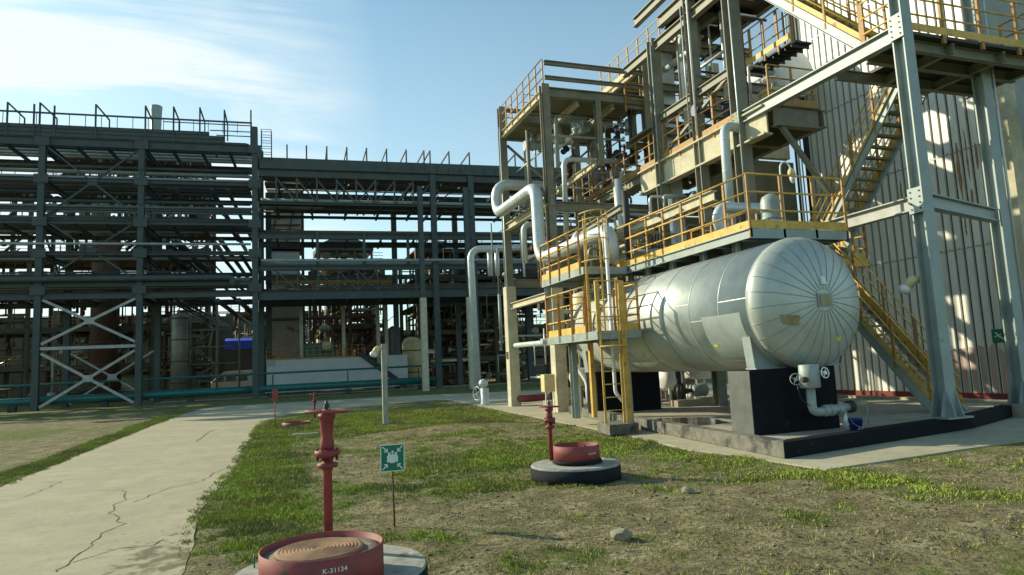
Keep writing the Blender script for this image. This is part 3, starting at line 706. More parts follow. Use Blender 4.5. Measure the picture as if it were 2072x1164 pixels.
# insulated valve box and drain below the head
dv = T('drain_valve_assembly', 'grey insulated drain box and pipe elbow with two handwheels before the black pier', 'drain valve', (9.45, 10.2, .21))
mb = MB(); mb.lathe((9.42, 10.25, 1.04), (0, 0, 1), [(.17, 0), (.185, .01), (.185, .42), (.17, .43)], 24); mb.build('insulated_box', 'steelgr', dv)
mb = MB(); mb.tube([(9.42, 10.25, 1.06), (9.42, 10.25, .58), (9.75, 10.24, .60), (10.25, 10.22, .64)], .082, 16, bend=.16); mb.build('drain_pipe', 'steelgr', dv)
mb = MB()
for xx in (9.66, 9.78, 9.98): mb.lathe((xx, 10.24, .60), (1, 0, .06), [(.095, 0), (.11, .03), (.11, .10), (.09, .12)], 18)
mb.build('lagging_collar', 'steelgr', dv)
mb = MB(); mb.lathe((10.24, 10.22, .64), (1, 0, .05), [(.115, 0), (.115, .03), (.085, .035), (.085, .06), (.115, .065), (.115, .10)], 18); mb.build('end_flange', 'steeldk', dv)
mb = MB(); handwheel(mb, (9.58, 10.02, 1.31), (.1, -1, .1), .095, .011); mb.build('handwheel', 'white', dv)
mb = MB(); handwheel(mb, (8.98, 10.10, 1.22), (-.5, -.8, .1), .10, .009); mb.build('handwheel', 'steelgr', dv)
mb = MB(); mb.lathe((9.12, 10.12, 1.2), (1, 0, 0), [(.04, 0), (.055, .03), (.055, .10), (.03, .14)], 12); mb.build('valve_bonnet', 'brown', dv)
mb = MB(); mb.tube([(10.15, 10.24, .57), (10.16, 10.25, .21)], .05, 10); mb.build('support_leg', 'alupipe', dv)
mb = MB(); mb.tube([(9.0, 10.1, 1.1), (9.05, 10.12, .85), (9.3, 10.15, .72)], .008, 6, bend=.2); mb.build('hose', 'black', dv)
mb = MB(); mb.tube([(10.3, 10.2, .66), (10.62, 10.15, .68), (10.62, 10.15, .3)], .014, 6, bend=.04); mb.build('sample_line', 'steelgr', dv)
bk = T('bucket', 'dark blue bucket with dirty white splashes by the pad kerb', 'bucket', (9.9, 9.75, .21))
mb = MB(); mb.lathe((9.9, 9.75, .215), (0, 0, 1), [(.095, 0), (.12, .24), (.125, .24), (.125, .26), (.115, .26), (.09, .02)], 28); mb.build('pail', 'blue', bk)
mb = MB(); mb.tube([(9.9+.125*math.cos(a), 9.75-.10*abs(math.sin(a))-.02, .46-.13*math.sin(a)) for a in [math.pi*i/12 for i in range(13)]], .004, 6); mb.build('handle', 'steelgr', bk)
mb = MB(); 
for i in range(7): rock(mb, (9.83+.02*i*.7, 9.635-.004*i+.006, .27+.02*(i % 4)), .018, .3, i, 1)
mb.build('paint_splash', 'signwhite', bk)

# ------------------------------------------------------------------ vessel top platform
vp = T('vessel_platform', 'long yellow railed walkway on top of the big silver tank', 'platform', (9.27, 11.3, 4.2))
X0, X1, Y0, Y1, DZ = 9.27, 11.8, 11.3, 17.05, 4.27
mb = MB(); mb.box(X0+.06, X1-.06, Y0+.06, Y1-.06, DZ-.05, DZ); mb.build('deck', 'steeldk', vp)
mb = MB(); mb.ch((X0, Y0, DZ-.10), (X0, Y1, DZ-.10), .06, .20, flip=-1); mb.build('edge_channel', 'steelgr', vp)
mb = MB(); mb.ch((X0, Y0, DZ-.10), (X1, Y0, DZ-.10), .06, .20, flip=-1); mb.build('edge_channel', 'steelgr', vp)
mb = MB(); mb.ch((X1, Y0, DZ-.10), (X1, Y1, DZ-.10), .06, .20, flip=-1); mb.build('edge_channel', 'steelgr', vp)
for i in range(7):
    y = Y0+.35+i*.88; b_ = MB(); b_.ib((X0+.03, y, DZ-.13), (X1-.03, y, DZ-.13), .1, .14, .012); b_.build('cross_beam', 'steelgr', vp)
for y in (12.1, 13.3, 14.6, 15.8, 16.7):
    for x in (9.5, 10.6):
        b_ = MB(); z0 = VZ+math.sqrt(max(.05, VR**2-(x-VX)**2))-.02; b_.ib((x, y, z0), (x, y, DZ-.14), .10, .16, .012, up=(0, 1, 0)); b_.build('stool_leg', 'steelgr', vp)
guardrail(vp, [(X0, Y1, DZ), (X0, Y0, DZ), (X1, Y0, DZ)], step=.82, h=1.15)
guardrail(vp, [(X1, Y1, DZ), (X1, 13.2, DZ)], step=.95, h=1.15, mt='rustyel')
# lower set: ladder platform, cages
lp_ = T('ladder_platform', 'small yellow railed landing halfway up to the tank with a caged ladder', 'platform', (7.2, 14.4, 2.3))
def deckpiece(par, x0, x1, y0, y1, z):
    mb = MB(); mb.box(x0+.05, x1-.05, y0+.05, y1-.05, z-.04, z); mb.build('deck', 'steeldk', par)
    c = [(x0, y0), (x1, y0), (x1, y1), (x0, y1)]
    for i in range(4):
        a, b = c[i], c[(i+1) % 4]; mb = MB(); mb.bar((*a, z-.1), (*b, z-.1), .03, .2); mb.build('edge_beam', 'steelgr', par)
LZ = 2.42
deckpiece(lp_, 7.2, 8.35, 14.4, 17.45, LZ)
guardrail(lp_, [(7.22, 14.95, LZ), (7.22, 17.45, LZ), (8.35, 17.45, LZ)], step=.8, h=1.12, post=.08, rail=.02)
guardrail(lp_, [(7.85, 14.42, LZ), (8.33, 14.42, LZ), (8.33, 15.6, LZ)], step=.6, h=1.12, post=.06, rail=.02)
for (x, y) in ((7.85, 17.3), (7.98, 14.6)):
    b_ = MB(); b_.ib((x, y, .2), (x, y, LZ-.2), .16, .2, .015); b_.build('leg', 'steelgr', lp_)
ladder(lp_, 7.5, 14.38, .27, 3.62, .50, (.995, .05)); mb = MB(); mb.bar((7.86, 14.36, .22), (7.86, 14.36, 3.6), .12, .06); mb.bar((7.2, 14.36, 2.4), (7.2, 14.36, 3.6), .07, .05); mb.build('ladder_post', 'yellow', lp_)
for z, w_ in ((2.05, .30), (2.75, .30), (3.6, .30)):
    mb = MB(); mb.tube([(7.25, 14.42, z)]+[(7.5-.34*math.cos(a), 14.42-.55*math.sin(a), z) for a in [math.pi*i/10 for i in range(1, 10)]]+[(7.76, 14.42, z)], .016, 6) if z < 2.5 else mb.tube([(7.22, 14.4, z), (7.8, 14.4, z)], .016, 6)
    mb.build('cage_hoop', 'yellow', lp_)
ld2 = T('caged_ladder', 'yellow caged ladder climbing from the small landing to the tank top walkway', 'ladder', (8.2, 17.0, 2.42))
ladder(ld2, 8.15, 16.3, 2.42, 5.6, .45, (1, 0))
for z in (4.35, 4.9, 5.45, 5.65):
    mb = MB(); mb.tube([(8.15-.36*math.cos(a), 16.28-.62*math.sin(a), z) for a in [math.pi*i/12 for i in range(13)]], .016, 6); mb.build('cage_hoop', 'yellow', ld2)
mb = MB()
for a in (.15, .5, .85): mb.bar((8.15-.36*math.cos(a*math.pi), 16.28-.62*math.sin(a*math.pi), 4.3), (8.15-.36*math.cos(a*math.pi), 16.28-.62*math.sin(a*math.pi), 5.66), .03, .012)
mb.build('cage_strap', 'yellow', ld2)
p2 = T('upper_side_platform', 'short yellow railed gangway joining the caged ladder to the tank walkway', 'platform', (8.3, 16.9, 4.1))
deckpiece(p2, 7.9, 9.2, 16.4, 19.4, 4.25)
guardrail(p2, [(7.9, 16.6, 4.25), (7.9, 19.4, 4.25), (9.2, 19.4, 4.25)], step=.75, h=1.1, mt='yellow')
b_ = MB(); b_.ib((8.0, 19.2, 2.5), (8.0, 19.2, 4.15), .14, .16, .012); b_.build('leg', 'steelgr', p2)
b_ = MB(); b_.bar((8.35, 17.2, .2), (8.35, 17.2, 4.15), .12); b_.build('leg', 'yellow', p2)

# ------------------------------------------------------------------ corrugated building
WX, WY0, WY1, WZ0, WZ1 = 20.0, 13.4, 20.6, .24, 19.5
bd = T('corrugated_building', 'tall building clad in pale corrugated sheet on a dark red plinth', 'building', (WX, WY0, 0))
mb = MB(); pit = .297; y = WY0; prof_ = []
while y < WY1:
    prof_ += [(y, 0), (y+.205, 0), (y+.215, .065), (y+.287, .065)]; y += pit
prof_.append((WY1, 0))
V = []; F = []
for z in (WZ0, WZ1):
    for yy, d in prof_: V.append((WX+d, min(yy, WY1), z))
k = len(prof_)
mb.add(V, [(i, i+1, k+i+1, k+i) for i in range(k-1)])
mb.build('wall_sheet', 'corr', bd)
mb = MB()
y = WY0
while y < 17.2:   # faded pink repaint on the lower right panels
    mb.add([(WX-.003, y+.005, WZ0), (WX-.003, y+.18, WZ0), (WX-.003, y+.18, 1.6+.3*noise.noise((y*3, 0, 0))), (WX-.003, y+.005, 1.6+.3*noise.noise((y*3+.5, 0, 0)))], [(0, 3, 2, 1)]); y += pit
mb.build('pink_panel', 'corrpink', bd)
mb = MB()
for q_, (yy, z0, z1) in enumerate(((14.3, 6.6, 8.2), (14.32, 5.6, 6.4), (14.6, 6.0, 7.9), (14.62, 5.0, 5.7), (14.0, 6.9, 7.7), (13.72, 6.3, 6.9), (15.5, 9.2, 10), (16.7, 6.6, 7.3), (18.2, 8.4, 9.2))):
    yb = WY0+pit*round((yy-WY0)/pit); V = []
    for i in range(9):
        z = z0+(z1-z0)*i/8; w_ = max(.004, (.028+.016*(q_ % 3))*math.sin(math.pi*(i+.3)/8.6)**.6+.03*noise.noise((yy*3, z*6, q_))); c_ = yb+.09+.03*noise.noise((z*3, yy, 5+q_)); V += [(WX-.0035, c_-w_, z), (WX-.0035, c_+w_, z)]
    mb = MB(); mb.add(V, [(2*i, 2*i+2, 2*i+3, 2*i+1) for i in range(8)]); mb.build('rust_streak', 'rustst', bd)
mb = MB(); mb.box(WX+.06, WX+9, WY0+.02, WY0+.2, 0, WZ1); mb.build('end_wall', 'endwall', bd)
mb = MB(); mb.box(WX+.06, WX+.3, WY0+.25, WY1, 0, WZ1-.02); mb.build('wall_core', 'steeldk', bd)
mb = MB(); mb.box(WX-.02, WX+.055, WY0-.02, WY1, 0, WZ0-.01); mb.build('plinth', 'redbase', bd)
mb = MB(); mb.box(WX-.04, WX+.34, WY1-.02, WY1+.25, 0, WZ1); mb.build('corner_post', 'steeldk', bd)
for z in (4.6, 7.6, 10.7, 13.8):
    mb = MB(); mb.box(WX-.012, WX+.01, WY0, WY1, z, z+.03); mb.build('lap_joint', 'seam', bd)
for i, dx in enumerate((.0, .12, .22)):
    mb = MB(); mb.tube([(WX-.25, WY1+.18+dx*1.3, .3), (WX-.25, WY1+.18+dx*1.3, 15.5)], .025+.01*i, 8); tag(mb.build('conduit', ['steelgr', 'alupipe', 'steeldk'][i]), ['thin grey conduit running up the far corner of the corrugated wall', 'pale conduit running up beside the far corner of the corrugated wall', 'dark conduit farthest from the corrugated wall corner'][i], 'conduit', 'conduits at the wall corner')
# pale clad column and end door frame
mb = MB(); mb.box(19.5, 19.98, 12.75, 13.3, .05, 10.2); tag(mb.build('pale_pilaster', 'collime'), 'pale lime washed pilaster at the near end of the corrugated wall', 'pilaster')
mb = MB(); mb.box(WX+.1, WX+.9, WY0-.01, WY0+.02, .1, 2.3)
ex = T('exit_sign', 'small green running figure exit sign hanging on the shaded corrugated wall', 'sign', (19.96, 14.05, 1.75))
mb = MB(); mb.box(19.945, 19.975, 13.85, 14.28, 1.72, 2.1); mb.build('panel', 'signgreen', ex)
mb = MB(); mb.bar((19.942, 14.16, 2.02), (19.942, 14.04, 1.85), .003, .035); mb.bar((19.942, 14.04, 1.9), (19.942, 13.93, 1.78), .003, .035); mb.bar((19.942, 14.2, 1.88), (19.942, 14.0, 1.96), .003, .03); mb.build('figure', 'signwhite', ex)

# ------------------------------------------------------------------ stair tower
def flight(par, x0, x1, ya, za, yb, zb, both=True):
    n_ = max(4, round(abs(zb-za)/.23))
    for x in ((x0, x1)):
        mb = MB(); mb.ch((x, ya, za-.06), (x, yb, zb-.06), .06, .22, .012, flip=(1 if x == x0 else -1)*(1 if yb < ya else -1)); mb.build('stringer', 'steelgr', par)
        mb = MB(); mb.bar((x, ya, za+.16), (x, yb, zb+.16), .012, .16); mb.build('kick_strip', 'yellow', par)
    for i in range(1, n_):
        t = i/n_; y = ya+(yb-ya)*t; z = za+(zb-za)*t
        mb = MB(); mb.box(x0+.02, x1-.02, y-.12, y+.12, z-.012, z+.012); mb.box(x0+.02, x1-.02, y-.12, y-.105, z-.05, z-.013); mb.build('tread', 'deck', par)
    for x in ((x0, x1) if both else (x0,)):
        mb = MB(); off = Vector((0, 0, 1.0))
        for h in (.38, .70, 1.02): mb.tube([(x, ya, za+h+.05), (x, yb, zb+h+.05)], .02, 6)
        rl = mb.build('handrail', 'yellow', par); WL[rl.name] = WL[par.name]
        for i in range(5):
            t = (i+.15)/4.3
            if t > 1: continue
            y = ya+(yb-ya)*t; z = za+(zb-za)*t; q = MB(); q.bar((x, y, z-.1), (x, y, z+1.07), .05, .05); q.build('post', 'rustyel', rl)
stt = T('stair_tower', 'yellow switchback steel stairs rising between the grey columns and the corrugated wall', 'stairs', (13.5, 11, .2))
flight(stt, 14.0, 14.78, 11.45, .22, 15.05, 4.35)
flight(stt, 14.95, 15.85, 15.65, 4.45, 12.15, 8.45)
flight(stt, 12.85, 13.65, 11.2, 8.5, 15.4, 12.7)
mb = MB(); mb.box(11.85, 16.4, 15.1, 16.6, 4.24, 4.30); mb.build('mid_landing', 'deck', stt)
mb = MB(); mb.bar((11.85, 15.08, 4.2), (16.4, 15.08, 4.2), .05, .22); mb.build('landing_edge', 'yellow', stt)
guardrail(stt, [(15.95, 15.1, 4.3), (16.4, 15.1, 4.3), (16.4, 16.6, 4.3), (12.0, 16.6, 4.3)], step=1.0)
mb = MB(); mb.box(12.62, 17.4, 10.15, 11.18, 8.33, 8.40); mb.box(13.75, 17.4, 11.18, 12.2, 8.33, 8.40); mb.build('top_landing', 'steeldk', stt)
mb = MB()
for y in (10.4, 11.1, 12.0): mb.ib((12.7, y, 8.2), (17.4, y, 8.2), .14, .24, .015)
for x in (14.2, 15.8, 17.2): mb.ib((x, 10.2, 8.19), (x, 12.2, 8.19), .12, .2, .015)
mb.build('landing_beam', 'steel', stt)
guardrail(stt, [(12.68, 11.15, 8.4), (12.68, 10.12, 8.4), (17.4, 10.12, 8.4)], step=1.1, h=1.1, post=.09)
# ------------------------------------------------------------------ steel frame of the unit (columns, beams, decks)
fr = T('steel_process_frame', 'tall olive grey steel frame carrying decks and pipes beside the corrugated building', 'steel frame', (9.6, 10, 0))
def col(x, y, z0, z1, w=.36, mt='steel', name='column', up=(0, 1, 0)):
    mb = MB(); mb.ib((x, y, z0), (x, y, z1), w, w, .03, up=up); return mb.build(name, mt, fr)
def beam(a, b, w=.2, h=.34, mt='steel', name='beam'):
    mb = MB(); mb.ib(a, b, w, h, .025); return mb.build(name, mt, fr)
# near grey columns with flared bases
for (x, y) in ((12.5, 10.03), (16.1, 11.0)):
    col(x, y, .30, 16.2, .28, 'steelgr'); 
    mb = MB(); mb.box(x-.33, x+.33, y-.30, y+.30, .292, .325)
    for dx, dy in ((1, 0), (-1, 0), (0, 1), (0, -1)):
        b_ = [(x+dx*.16+dy*.01, y+dy*.16+dx*.01), (x+dx*.33+dy*.01, y+dy*.31+dx*.01)]
        p0 = Vector((x+dx*.14, y+dy*.14, .325)); p1 = Vector((x+dx*.30, y+dy*.28, .325)); p2 = Vector((x+dx*.14, y+dy*.14, .85)); s_ = Vector((dy, dx, 0))*.12
        for ss in (-1, 1): mb.add([p0+s_*ss, p1+s_*ss, p2+s_*ss, p0+s_*ss*.86, p1+s_*ss*.86, p2+s_*ss*.86], [(0, 1, 2), (5, 4, 3), (0, 3, 4, 1), (1, 4, 5, 2)])
    mb.build('base_plate', 'steelgr', fr)
mb = MB(); mb.poly([(15.7, 10.6), (16.5, 10.6), (16.5, 11.4), (15.7, 11.4)], .0, .29); mb.build('footing', 'conc', fr)
col(12.75, 15.6, .2, 16.2); col(12.8, 17.65, .2, 15, .3); col(12.8, 19.9, .2, 12.9, .34)
col(13.9, 22.4, .1, 13.6, .32); col(13.9, 27.3, .1, 13.6, .32); col(18.2, 22.4, .1, 15, .32); col(17.2, 22.4, .1, 13.6, .3); col(17.2, 27.3, .1, 13.6, .3); col(11.9, 24.8, .1, 11.6, .26); col(11.75, 22.4, 9, 11.6, .22)
for (x, y, zt) in ((9.6, 22.4, 12.0), (9.6, 27.3, 13.0)):
    mb = MB(); mb.box(x-.22, x+.22, y-.22, y+.22, .0, 5.05); mb.build('concrete_leg', 'collime', fr, bevel=.02)
    col(x, y, 5.05, zt, .3)
beam((12.55, 10.2, 8.30), (12.75, 15.45, 8.42), .2, .34, 'steelgr'); beam((12.6, 10.2, 4.65), (12.75, 15.5, 4.65), .2, .3, 'brace'); beam((12.68, 10.05, 4.65), (15.95, 11.0, 4.65), .2, .3, 'steelgr')
beam((12.6, 10.1, 12.6), (12.75, 15.5, 12.6), .22, .34, 'steelgr'); beam((12.75, 10.1, 12.6), (16.1, 11.0, 12.6), .2, .34, 'steeldk')
beam((12.75, 15.8, 4.6), (12.8, 19.8, 4.6)); beam((12.8, 15.8, 12.6), (12.8, 22, 12.6)); beam((12.75, 15.8, 14.1), (12.8, 21, 14.1))
# upper platform U: deep box girder, deck, soffit beams
mb = MB(); mb.ib((12.78, 14.55, 8.05), (12.78, 21.3, 8.05), .3, .84, .05); mb.build('deep_girder', 'collime', fr)
mb = MB(); mb.ib((12.95, 14.5, 8.15), (14.5, 14.5, 8.15), .24, .6, .04); mb.build('deep_girder', 'steel', fr)
mb = MB(); mb.box(12.95, 14.55, 14.65, 21.3, 8.42, 8.5); mb.build('deck', 'deck', fr)
for y in (16.1, 17.8, 19.4, 20.9): beam((12.95, y, 8.12), (14.5, y, 8.12), .2, .55, 'deck')
beam((14.6, 14.4, 8.15), (14.6, 21.2, 8.15), .2, .5, 'steel')
mb = MB(); mb.bar((13.2, 14.5, 7.85), (14.7, 14.6, 6.1), .12, .12); mb.build('knee_brace', 'steel', fr)
guardrail(fr, [(12.72, 27, 8.5), (12.72, 15.9, 8.5)], step=.95, h=1.15, mt='rustyel', post=.07)
guardrail(fr, [(12.9, 14.5, 8.5), (14.5, 14.5, 8.5)], step=.95, h=1.1, mt='rustyel', post=.06)
mb = MB(); mb.box(12.75, 13.8, 21.3, 27, 8.38, 8.48); mb.build('deck', 'deck', fr)
beam((12.78, 21.3, 8.25), (12.78, 27.1, 8.25), .2, .32, 'steel'); beam((9.6, 22.2, 7.6), (9.6, 27.5, 7.6), .22, .3, 'collime'); beam((9.7, 22.4, 7.4), (17, 22.4, 7.4)); beam((9.7, 27.3, 7.6), (17, 27.3, 7.6))
beam((11.7, 22.4, 9.2), (11.9, 27.2, 9.2), .16, .25, 'collime'); beam((9.6, 22.3, 4.2), (9.6, 27.3, 4.2), .2, .26, 'collime'); beam((9.7, 22.4, 5.3), (13.7, 22.4, 5.3), .16, .24); beam((9.7, 27.3, 5.2), (17, 27.3, 5.2)); beam((13.9, 22.5, 6), (13.9, 27.2, 6), .2, .25, 'collime')
beam((9.6, 22.2, 10.2), (9.6, 27.3, 6.6), .1, .12) if 0 else None
beam((11.8, 15.8, 6.2), (11.8, 22.3, 6.2), .2, .3, 'collime'); beam((9.8, 17.6, 6.2), (9.8, 22.3, 5.9), .16, .2, 'steel')
beam((9.6, 20.4, 3.85), (8.2, 17.6, 3.7), .14, .22, 'collime') if 0 else None
mb = MB(); mb.box(14.6, 17.5, 24.6, 28, 3.0, 7.7); mb.build('dark_backdrop', 'deck', fr); mb = MB(); mb.box(16.8, 19.9, 21.4, 23.2, 4.2, 9.3); mb.build('dark_backdrop', 'deck', fr)  # dark boxes added as backdrop for the shaded interior, hiding the sky
# P1 top deck
for ya_, yb_ in ((22.5, 24.1), (25.0, 27.2)): mb = MB(); mb.box(9.75, 13.8, ya_, yb_, 11.62, 11.70); mb.build('deck', 'deck', fr)
beam((9.65, 22.4, 11.72), (14, 22.4, 11.72), .24, .36); beam((9.65, 27.3, 11.72), (14, 27.3, 11.72), .24, .36); beam((9.6, 22.5, 11.72), (9.6, 27.2, 11.72), .2, .3, 'collime'); beam((9.75, 25.0, 11.7), (13.8, 25, 11.7)); beam((9.75, 24.1, 11.7), (13.8, 24.1, 11.7), .16, .3)
for x in (11.0, 12.5): beam((x, 22.5, 11.48), (x, 27.2, 11.48), .14, .24, 'collime')
beam((9.65, 22.4, 12.88), (14, 22.4, 12.88), .14, .16, 'steel', 'rail_beam'); beam((9.65, 22.4, 12.3), (14, 22.4, 12.3), .12, .14, 'steel', 'rail_beam'); beam((9.65, 27.3, 12.9), (12, 27.3, 12.9), .14, .16, 'steel', 'rail_beam')
guardrail(fr, [(9.55, 27.3, 11.88), (9.55, 22.4, 11.88)], step=.72, h=1.1, mt='rustyel', toe=False, post=.07)
guardrail(fr, [(9.8, 27.25, 11.88), (13.8, 27.25, 11.88)], step=.9, h=1.0, mt='rustyel', toe=False, post=.05)
guardrail(fr, [(9.75, 25.0, 11.7), (13.8, 25.0, 11.7)], step=.9, h=1.0, mt='rustyel', toe=False, post=.05, rail=.015)
beam((9.75, 22.6, 9.7), (13.9, 22.4, 8.9), .1, .12) if 0 else None
# T1 high walkway and top decks
mb = MB(); mb.box(14.05, 15.4, 19.3, 26.2, 13.42, 13.5); mb.build('deck', 'deck', fr)
beam((14.05, 19.3, 13.35), (14.05, 26.2, 13.35), .16, .24, 'collime'); beam((15.4, 19.3, 13.35), (15.4, 26.2, 13.35), .16, .24)
guardrail(fr, [(14.0, 26.2, 13.5), (14.0, 16.4, 13.5)], step=.85, h=1.1, mt='yellow', post=.07)
mb = MB(); mb.box(12.9, 15.7, 15.9, 19.3, 13.40, 13.48); mb.build('deck', 'deck', fr)
for y in (15.6, 16.8, 18.0, 19.2): beam((12.9, y, 13.2), (15.7, y, 13.2), .2, .34, 'steeldk')
beam((12.8, 12.6, 13.3), (12.8, 19.4, 13.3), .22, .4, 'steel'); beam((12.8, 19.9, 12.7), (17, 19.9, 12.7), .2, .34, 'steel')
for y in (19.9, 22.4, 26): beam((14, y, 12.9), (17, y, 12.9), .16, .3, 'steel')
for x in (14.2, 15.6): beam((x, 15.9, 13.2), (x, 19.3, 13.2), .2, .3, 'steel')
for z in (9.6, 11.2): beam((12.9, 19.9, z), (16.9, 19.9, z), .16, .26, 'steel'); beam((12.9, 22.4, z+.3), (17.2, 22.4, z+.3), .16, .26, 'steel')
mb = MB(); mb.box(12.95, 17, 20.1, 22.2, 10.0, 10.08); mb.build('deck', 'deck', fr)
guardrail(fr, [(12.95, 22.3, 11.4), (17, 22.3, 11.4)], step=.9, mt='rustyel', h=1.0, toe=False)
col(14.3, 19.9, 8.5, 13.2, .2, 'steeldk'); col(15.9, 19.9, 8.5, 13.2, .16)
# T2 platform over the drum
mb = MB(); mb.box(14.05, 14.75, 14.7, 17.0, 10.5, 10.56)
for i in range(9): mb.box(14.1, 14.75, 14.8+i*.25, 14.83+i*.25, 10.40, 10.5)
mb.build('grating_deck', 'steeldk', fr)
guardrail(fr, [(14.0, 17.0, 10.6), (14.0, 14.65, 10.6)], step=.62, h=1.1, mt='rustyel', toemt='yellow', post=.08)
beam((12.8, 17.6, 10.4), (17, 17.6, 10.4), .2, .3, 'steel'); beam((12.8, 19.9, 10.4), (17, 19.9, 10.4), .2, .3, 'steel'); beam((12.8, 15.7, 10.0), (12.8, 19.9, 10.0), .16, .26, 'steel')
for a, b in (((12.8, 19.9, 8.6), (12.8, 15.7, 10)), ((13.9, 22.5, 9), (13.9, 27.2, 11.4)), ((9.8, 27.3, 8), (13.7, 27.3, 11.3)), ((13.7, 27.3, 8), (9.8, 27.3, 11.3))):
    mb = MB(); mb.bar(a, b, .09, .09); mb.build('brace', 'steel', fr)
# the right edge: higher platform corner and panels
hp_ = T('high_side_platform', 'upper platform corner with rusty rail at the top right beside the grey column', 'platform', (18, 10.4, 8.6))
mb = MB(); mb.box(17.6, 22, 9.3, 11.4, 8.55, 8.65); mb.build('deck', 'deck', hp_)
mb = MB(); mb.ib((17.6, 9.3, 8.4), (22, 9.3, 8.4), .2, .32); mb.ib((17.6, 9.4, 8.4), (17.6, 11.4, 8.4), .2, .32); mb.build('edge_beam', 'collime', hp_)
guardrail(hp_, [(17.6, 11.4, 8.65), (17.6, 9.3, 8.65), (21, 9.3, 8.65)], step=1.0, mt='rustyel', h=1.1)

# screw rows on the sheet laps, gusset plates and conduits clipped to the columns
mb = MB()
for z in (4.66, 7.66, 10.76, 13.86):
    y = WY0+.1
    while y < WY1: mb.box(WX-.012, WX+.004, y-.012, y+.012, z-.012, z+.012); y += pit
mb.build('fixing_screws', 'steeldk', bd)
for i, (x, y, z0, z1, r_, mt, lb) in enumerate(((12.58, 15.45, 4.4, 14, .03, 'alupipe', 'silver conduit clipped to the left face of the middle column'), (12.62, 15.78, 5, 15, .02, 'steeldk', 'thin dark conduit clipped behind the middle column'), (12.62, 17.5, 8.6, 14.6, .035, 'white', 'white conduit on the second column back'), (12.6, 17.85, 8.6, 13, .02, 'alupipe', 'thin silver conduit behind the second column back'), (12.6, 19.75, 7, 12.6, .03, 'steelgr', 'grey conduit on the column beside the duct'), (9.42, 22.2, 5.2, 11.6, .025, 'steeldk', 'dark conduit on the corner column of the upper left deck'), (16.3, 10.85, 1.0, 12, .03, 'alupipe', 'silver conduit on the far right grey column'), (9.42, 27.1, 1.2, 12.0, .03, 'alupipe', 'silver conduit on the outermost column'))):
    mb = MB(); mb.tube([(x, y, z0), (x, y, z1)], r_, 8); tag(mb.build('conduit', mt), lb, 'conduit', 'conduits on the columns')
for (x, y) in ((12.5, 10.03), (12.75, 15.6)):
    for z in (4.65, 8.35):
        mb = MB(); mb.box(x-.16, x+.16, y-.20, y+.20, z-.28, z+.28) if 0 else mb.bar((x-.165, y, z-.26), (x-.165, y, z+.26), .02, .34, up=(0, 1, 0)); mb.build('gusset', 'steelgr' if y < 12 else 'steel', fr)
        for dz in (-.18, -.06, .06, .18):
            for dy in (-.1, .1): mb = MB(); mb.lathe((x-.172, y+dy, z+dz), (-1, 0, 0), [(.018, 0), (.018, .018)], 6, False); mb.build('bolt', 'steeldk', fr)
mb = MB()
for i in range(7): mb.tube([(13.05+i*.22, 19.75, 9.7+.12*(i % 3)), (13.05+i*.22, 19.75, 13.0)], .02, 6)
mb = None
# ------------------------------------------------------------------ named pipes and equipment on the unit
def pipe(pts, r, mt, label, bend=.0, name='pipe', group=None, flanges=(), cat='pipe', bands=0):
    mb = MB(); mb.tube(pts, r, 14 if r > .06 else 8, bend=bend or r*3.2)
    for f in flanges:
        a = Vector(f[0]); d = Vector(f[1]).normalized(); mb.lathe(a-d*.05, d, [(r, 0), (r*1.55, 0), (r*1.55, .035), (r*1.1, .038), (r*1.1, .062), (r*1.55, .065), (r*1.55, .10), (r, .10)], 16)
    if bands:
        for i in range(len(pts)-1):
            a, b = Vector(pts[i]), Vector(pts[i+1]); L = (b-a).length; d = (b-a).normalized(); k = int((L-2*r*3)/bands)
            for j in range(k+1): mb.lathe(a+d*(r*3.2+j*bands), d, [(r+.001, 0), (r+.006, .004), (r+.006, .026), (r+.001, .03)], 14)
    return tag(mb.build(name, mt), label, cat, group)
bp_ = (9.05, )
pipe([(11.6, 26.7, 9.35), (9.0, 26.7, 9.35), (9.0, 26.7, 8.06), (9.0, 22.2, 8.06), (9.0, 22.15, 5.38), (9.0, 16.9, 5.38), (9.0, 16.85, 4.45)], .225, 'alupipe', 'thick silver clad pipe looping up, over and down beside the yellow cage', bend=.62, bands=.9)
pipe([(14.5, 37.9, 8.75), (10.95, 37.7, 8.55), (11.05, 37.6, .5)], .20, 'alupipe', 'tall pale pipe standing alone left of the frame and bending right at its top', bend=.7, bands=1.2)
for i, x in enumerate((12.15, 12.6)): pipe([(x, 37.8, 8.7), (x, 37.8, 7.0)], .14, 'alupipe', ['left short pale drop pipe hanging under the bent top of the lone tall pipe', 'right short pale drop pipe hanging under the bent top of the lone tall pipe'][i], group='short drop pipes')
pipe([(13.6, 22.9, 9.42), (10.52, 23, 9.4), (10.45, 23, 6.4)], .10, 'alupipe', 'slim grey green pipe with square bend under the upper left deck', bend=.3)
pipe([(13.2, 15.7, 8.15), (12.05, 15.45, 8.15), (12.0, 15.45, 4.6)], .135, 'alupipe', 'pale pipe dropping from the deep girder in front of the middle column', bend=.36, bands=.9)
pipe([(15.0, 16.6, 10.55), (13.5, 16.9, 10.55), (13.5, 17, 9.5)], .15, 'alupipe', 'white elbow pipe dropping into the dark blue valves', bend=.4, flanges=[((13.5, 17, 9.6), (0, 0, 1))])
pipe([(14.2, 20.4, 10.6), (13.2, 20.6, 10.6), (13.15, 20.6, 7.6)], .05, 'white', 'thin white pipe with hooked top beside the rectangular duct', bend=.15)
pipe([(13.6, 16.7, 11.3), (13.6, 20.4, 11.3)], .055, 'alupipe', 'pale diagonal looking pipe running away beneath the high deck')
pipe([(13.4, 21, 12.0), (13.4, 18.6, 12.0), (13.4, 18.6, 11.2)], .11, 'alupipe', 'short pale elbow pipe against the sky beside the duct', bend=.3)
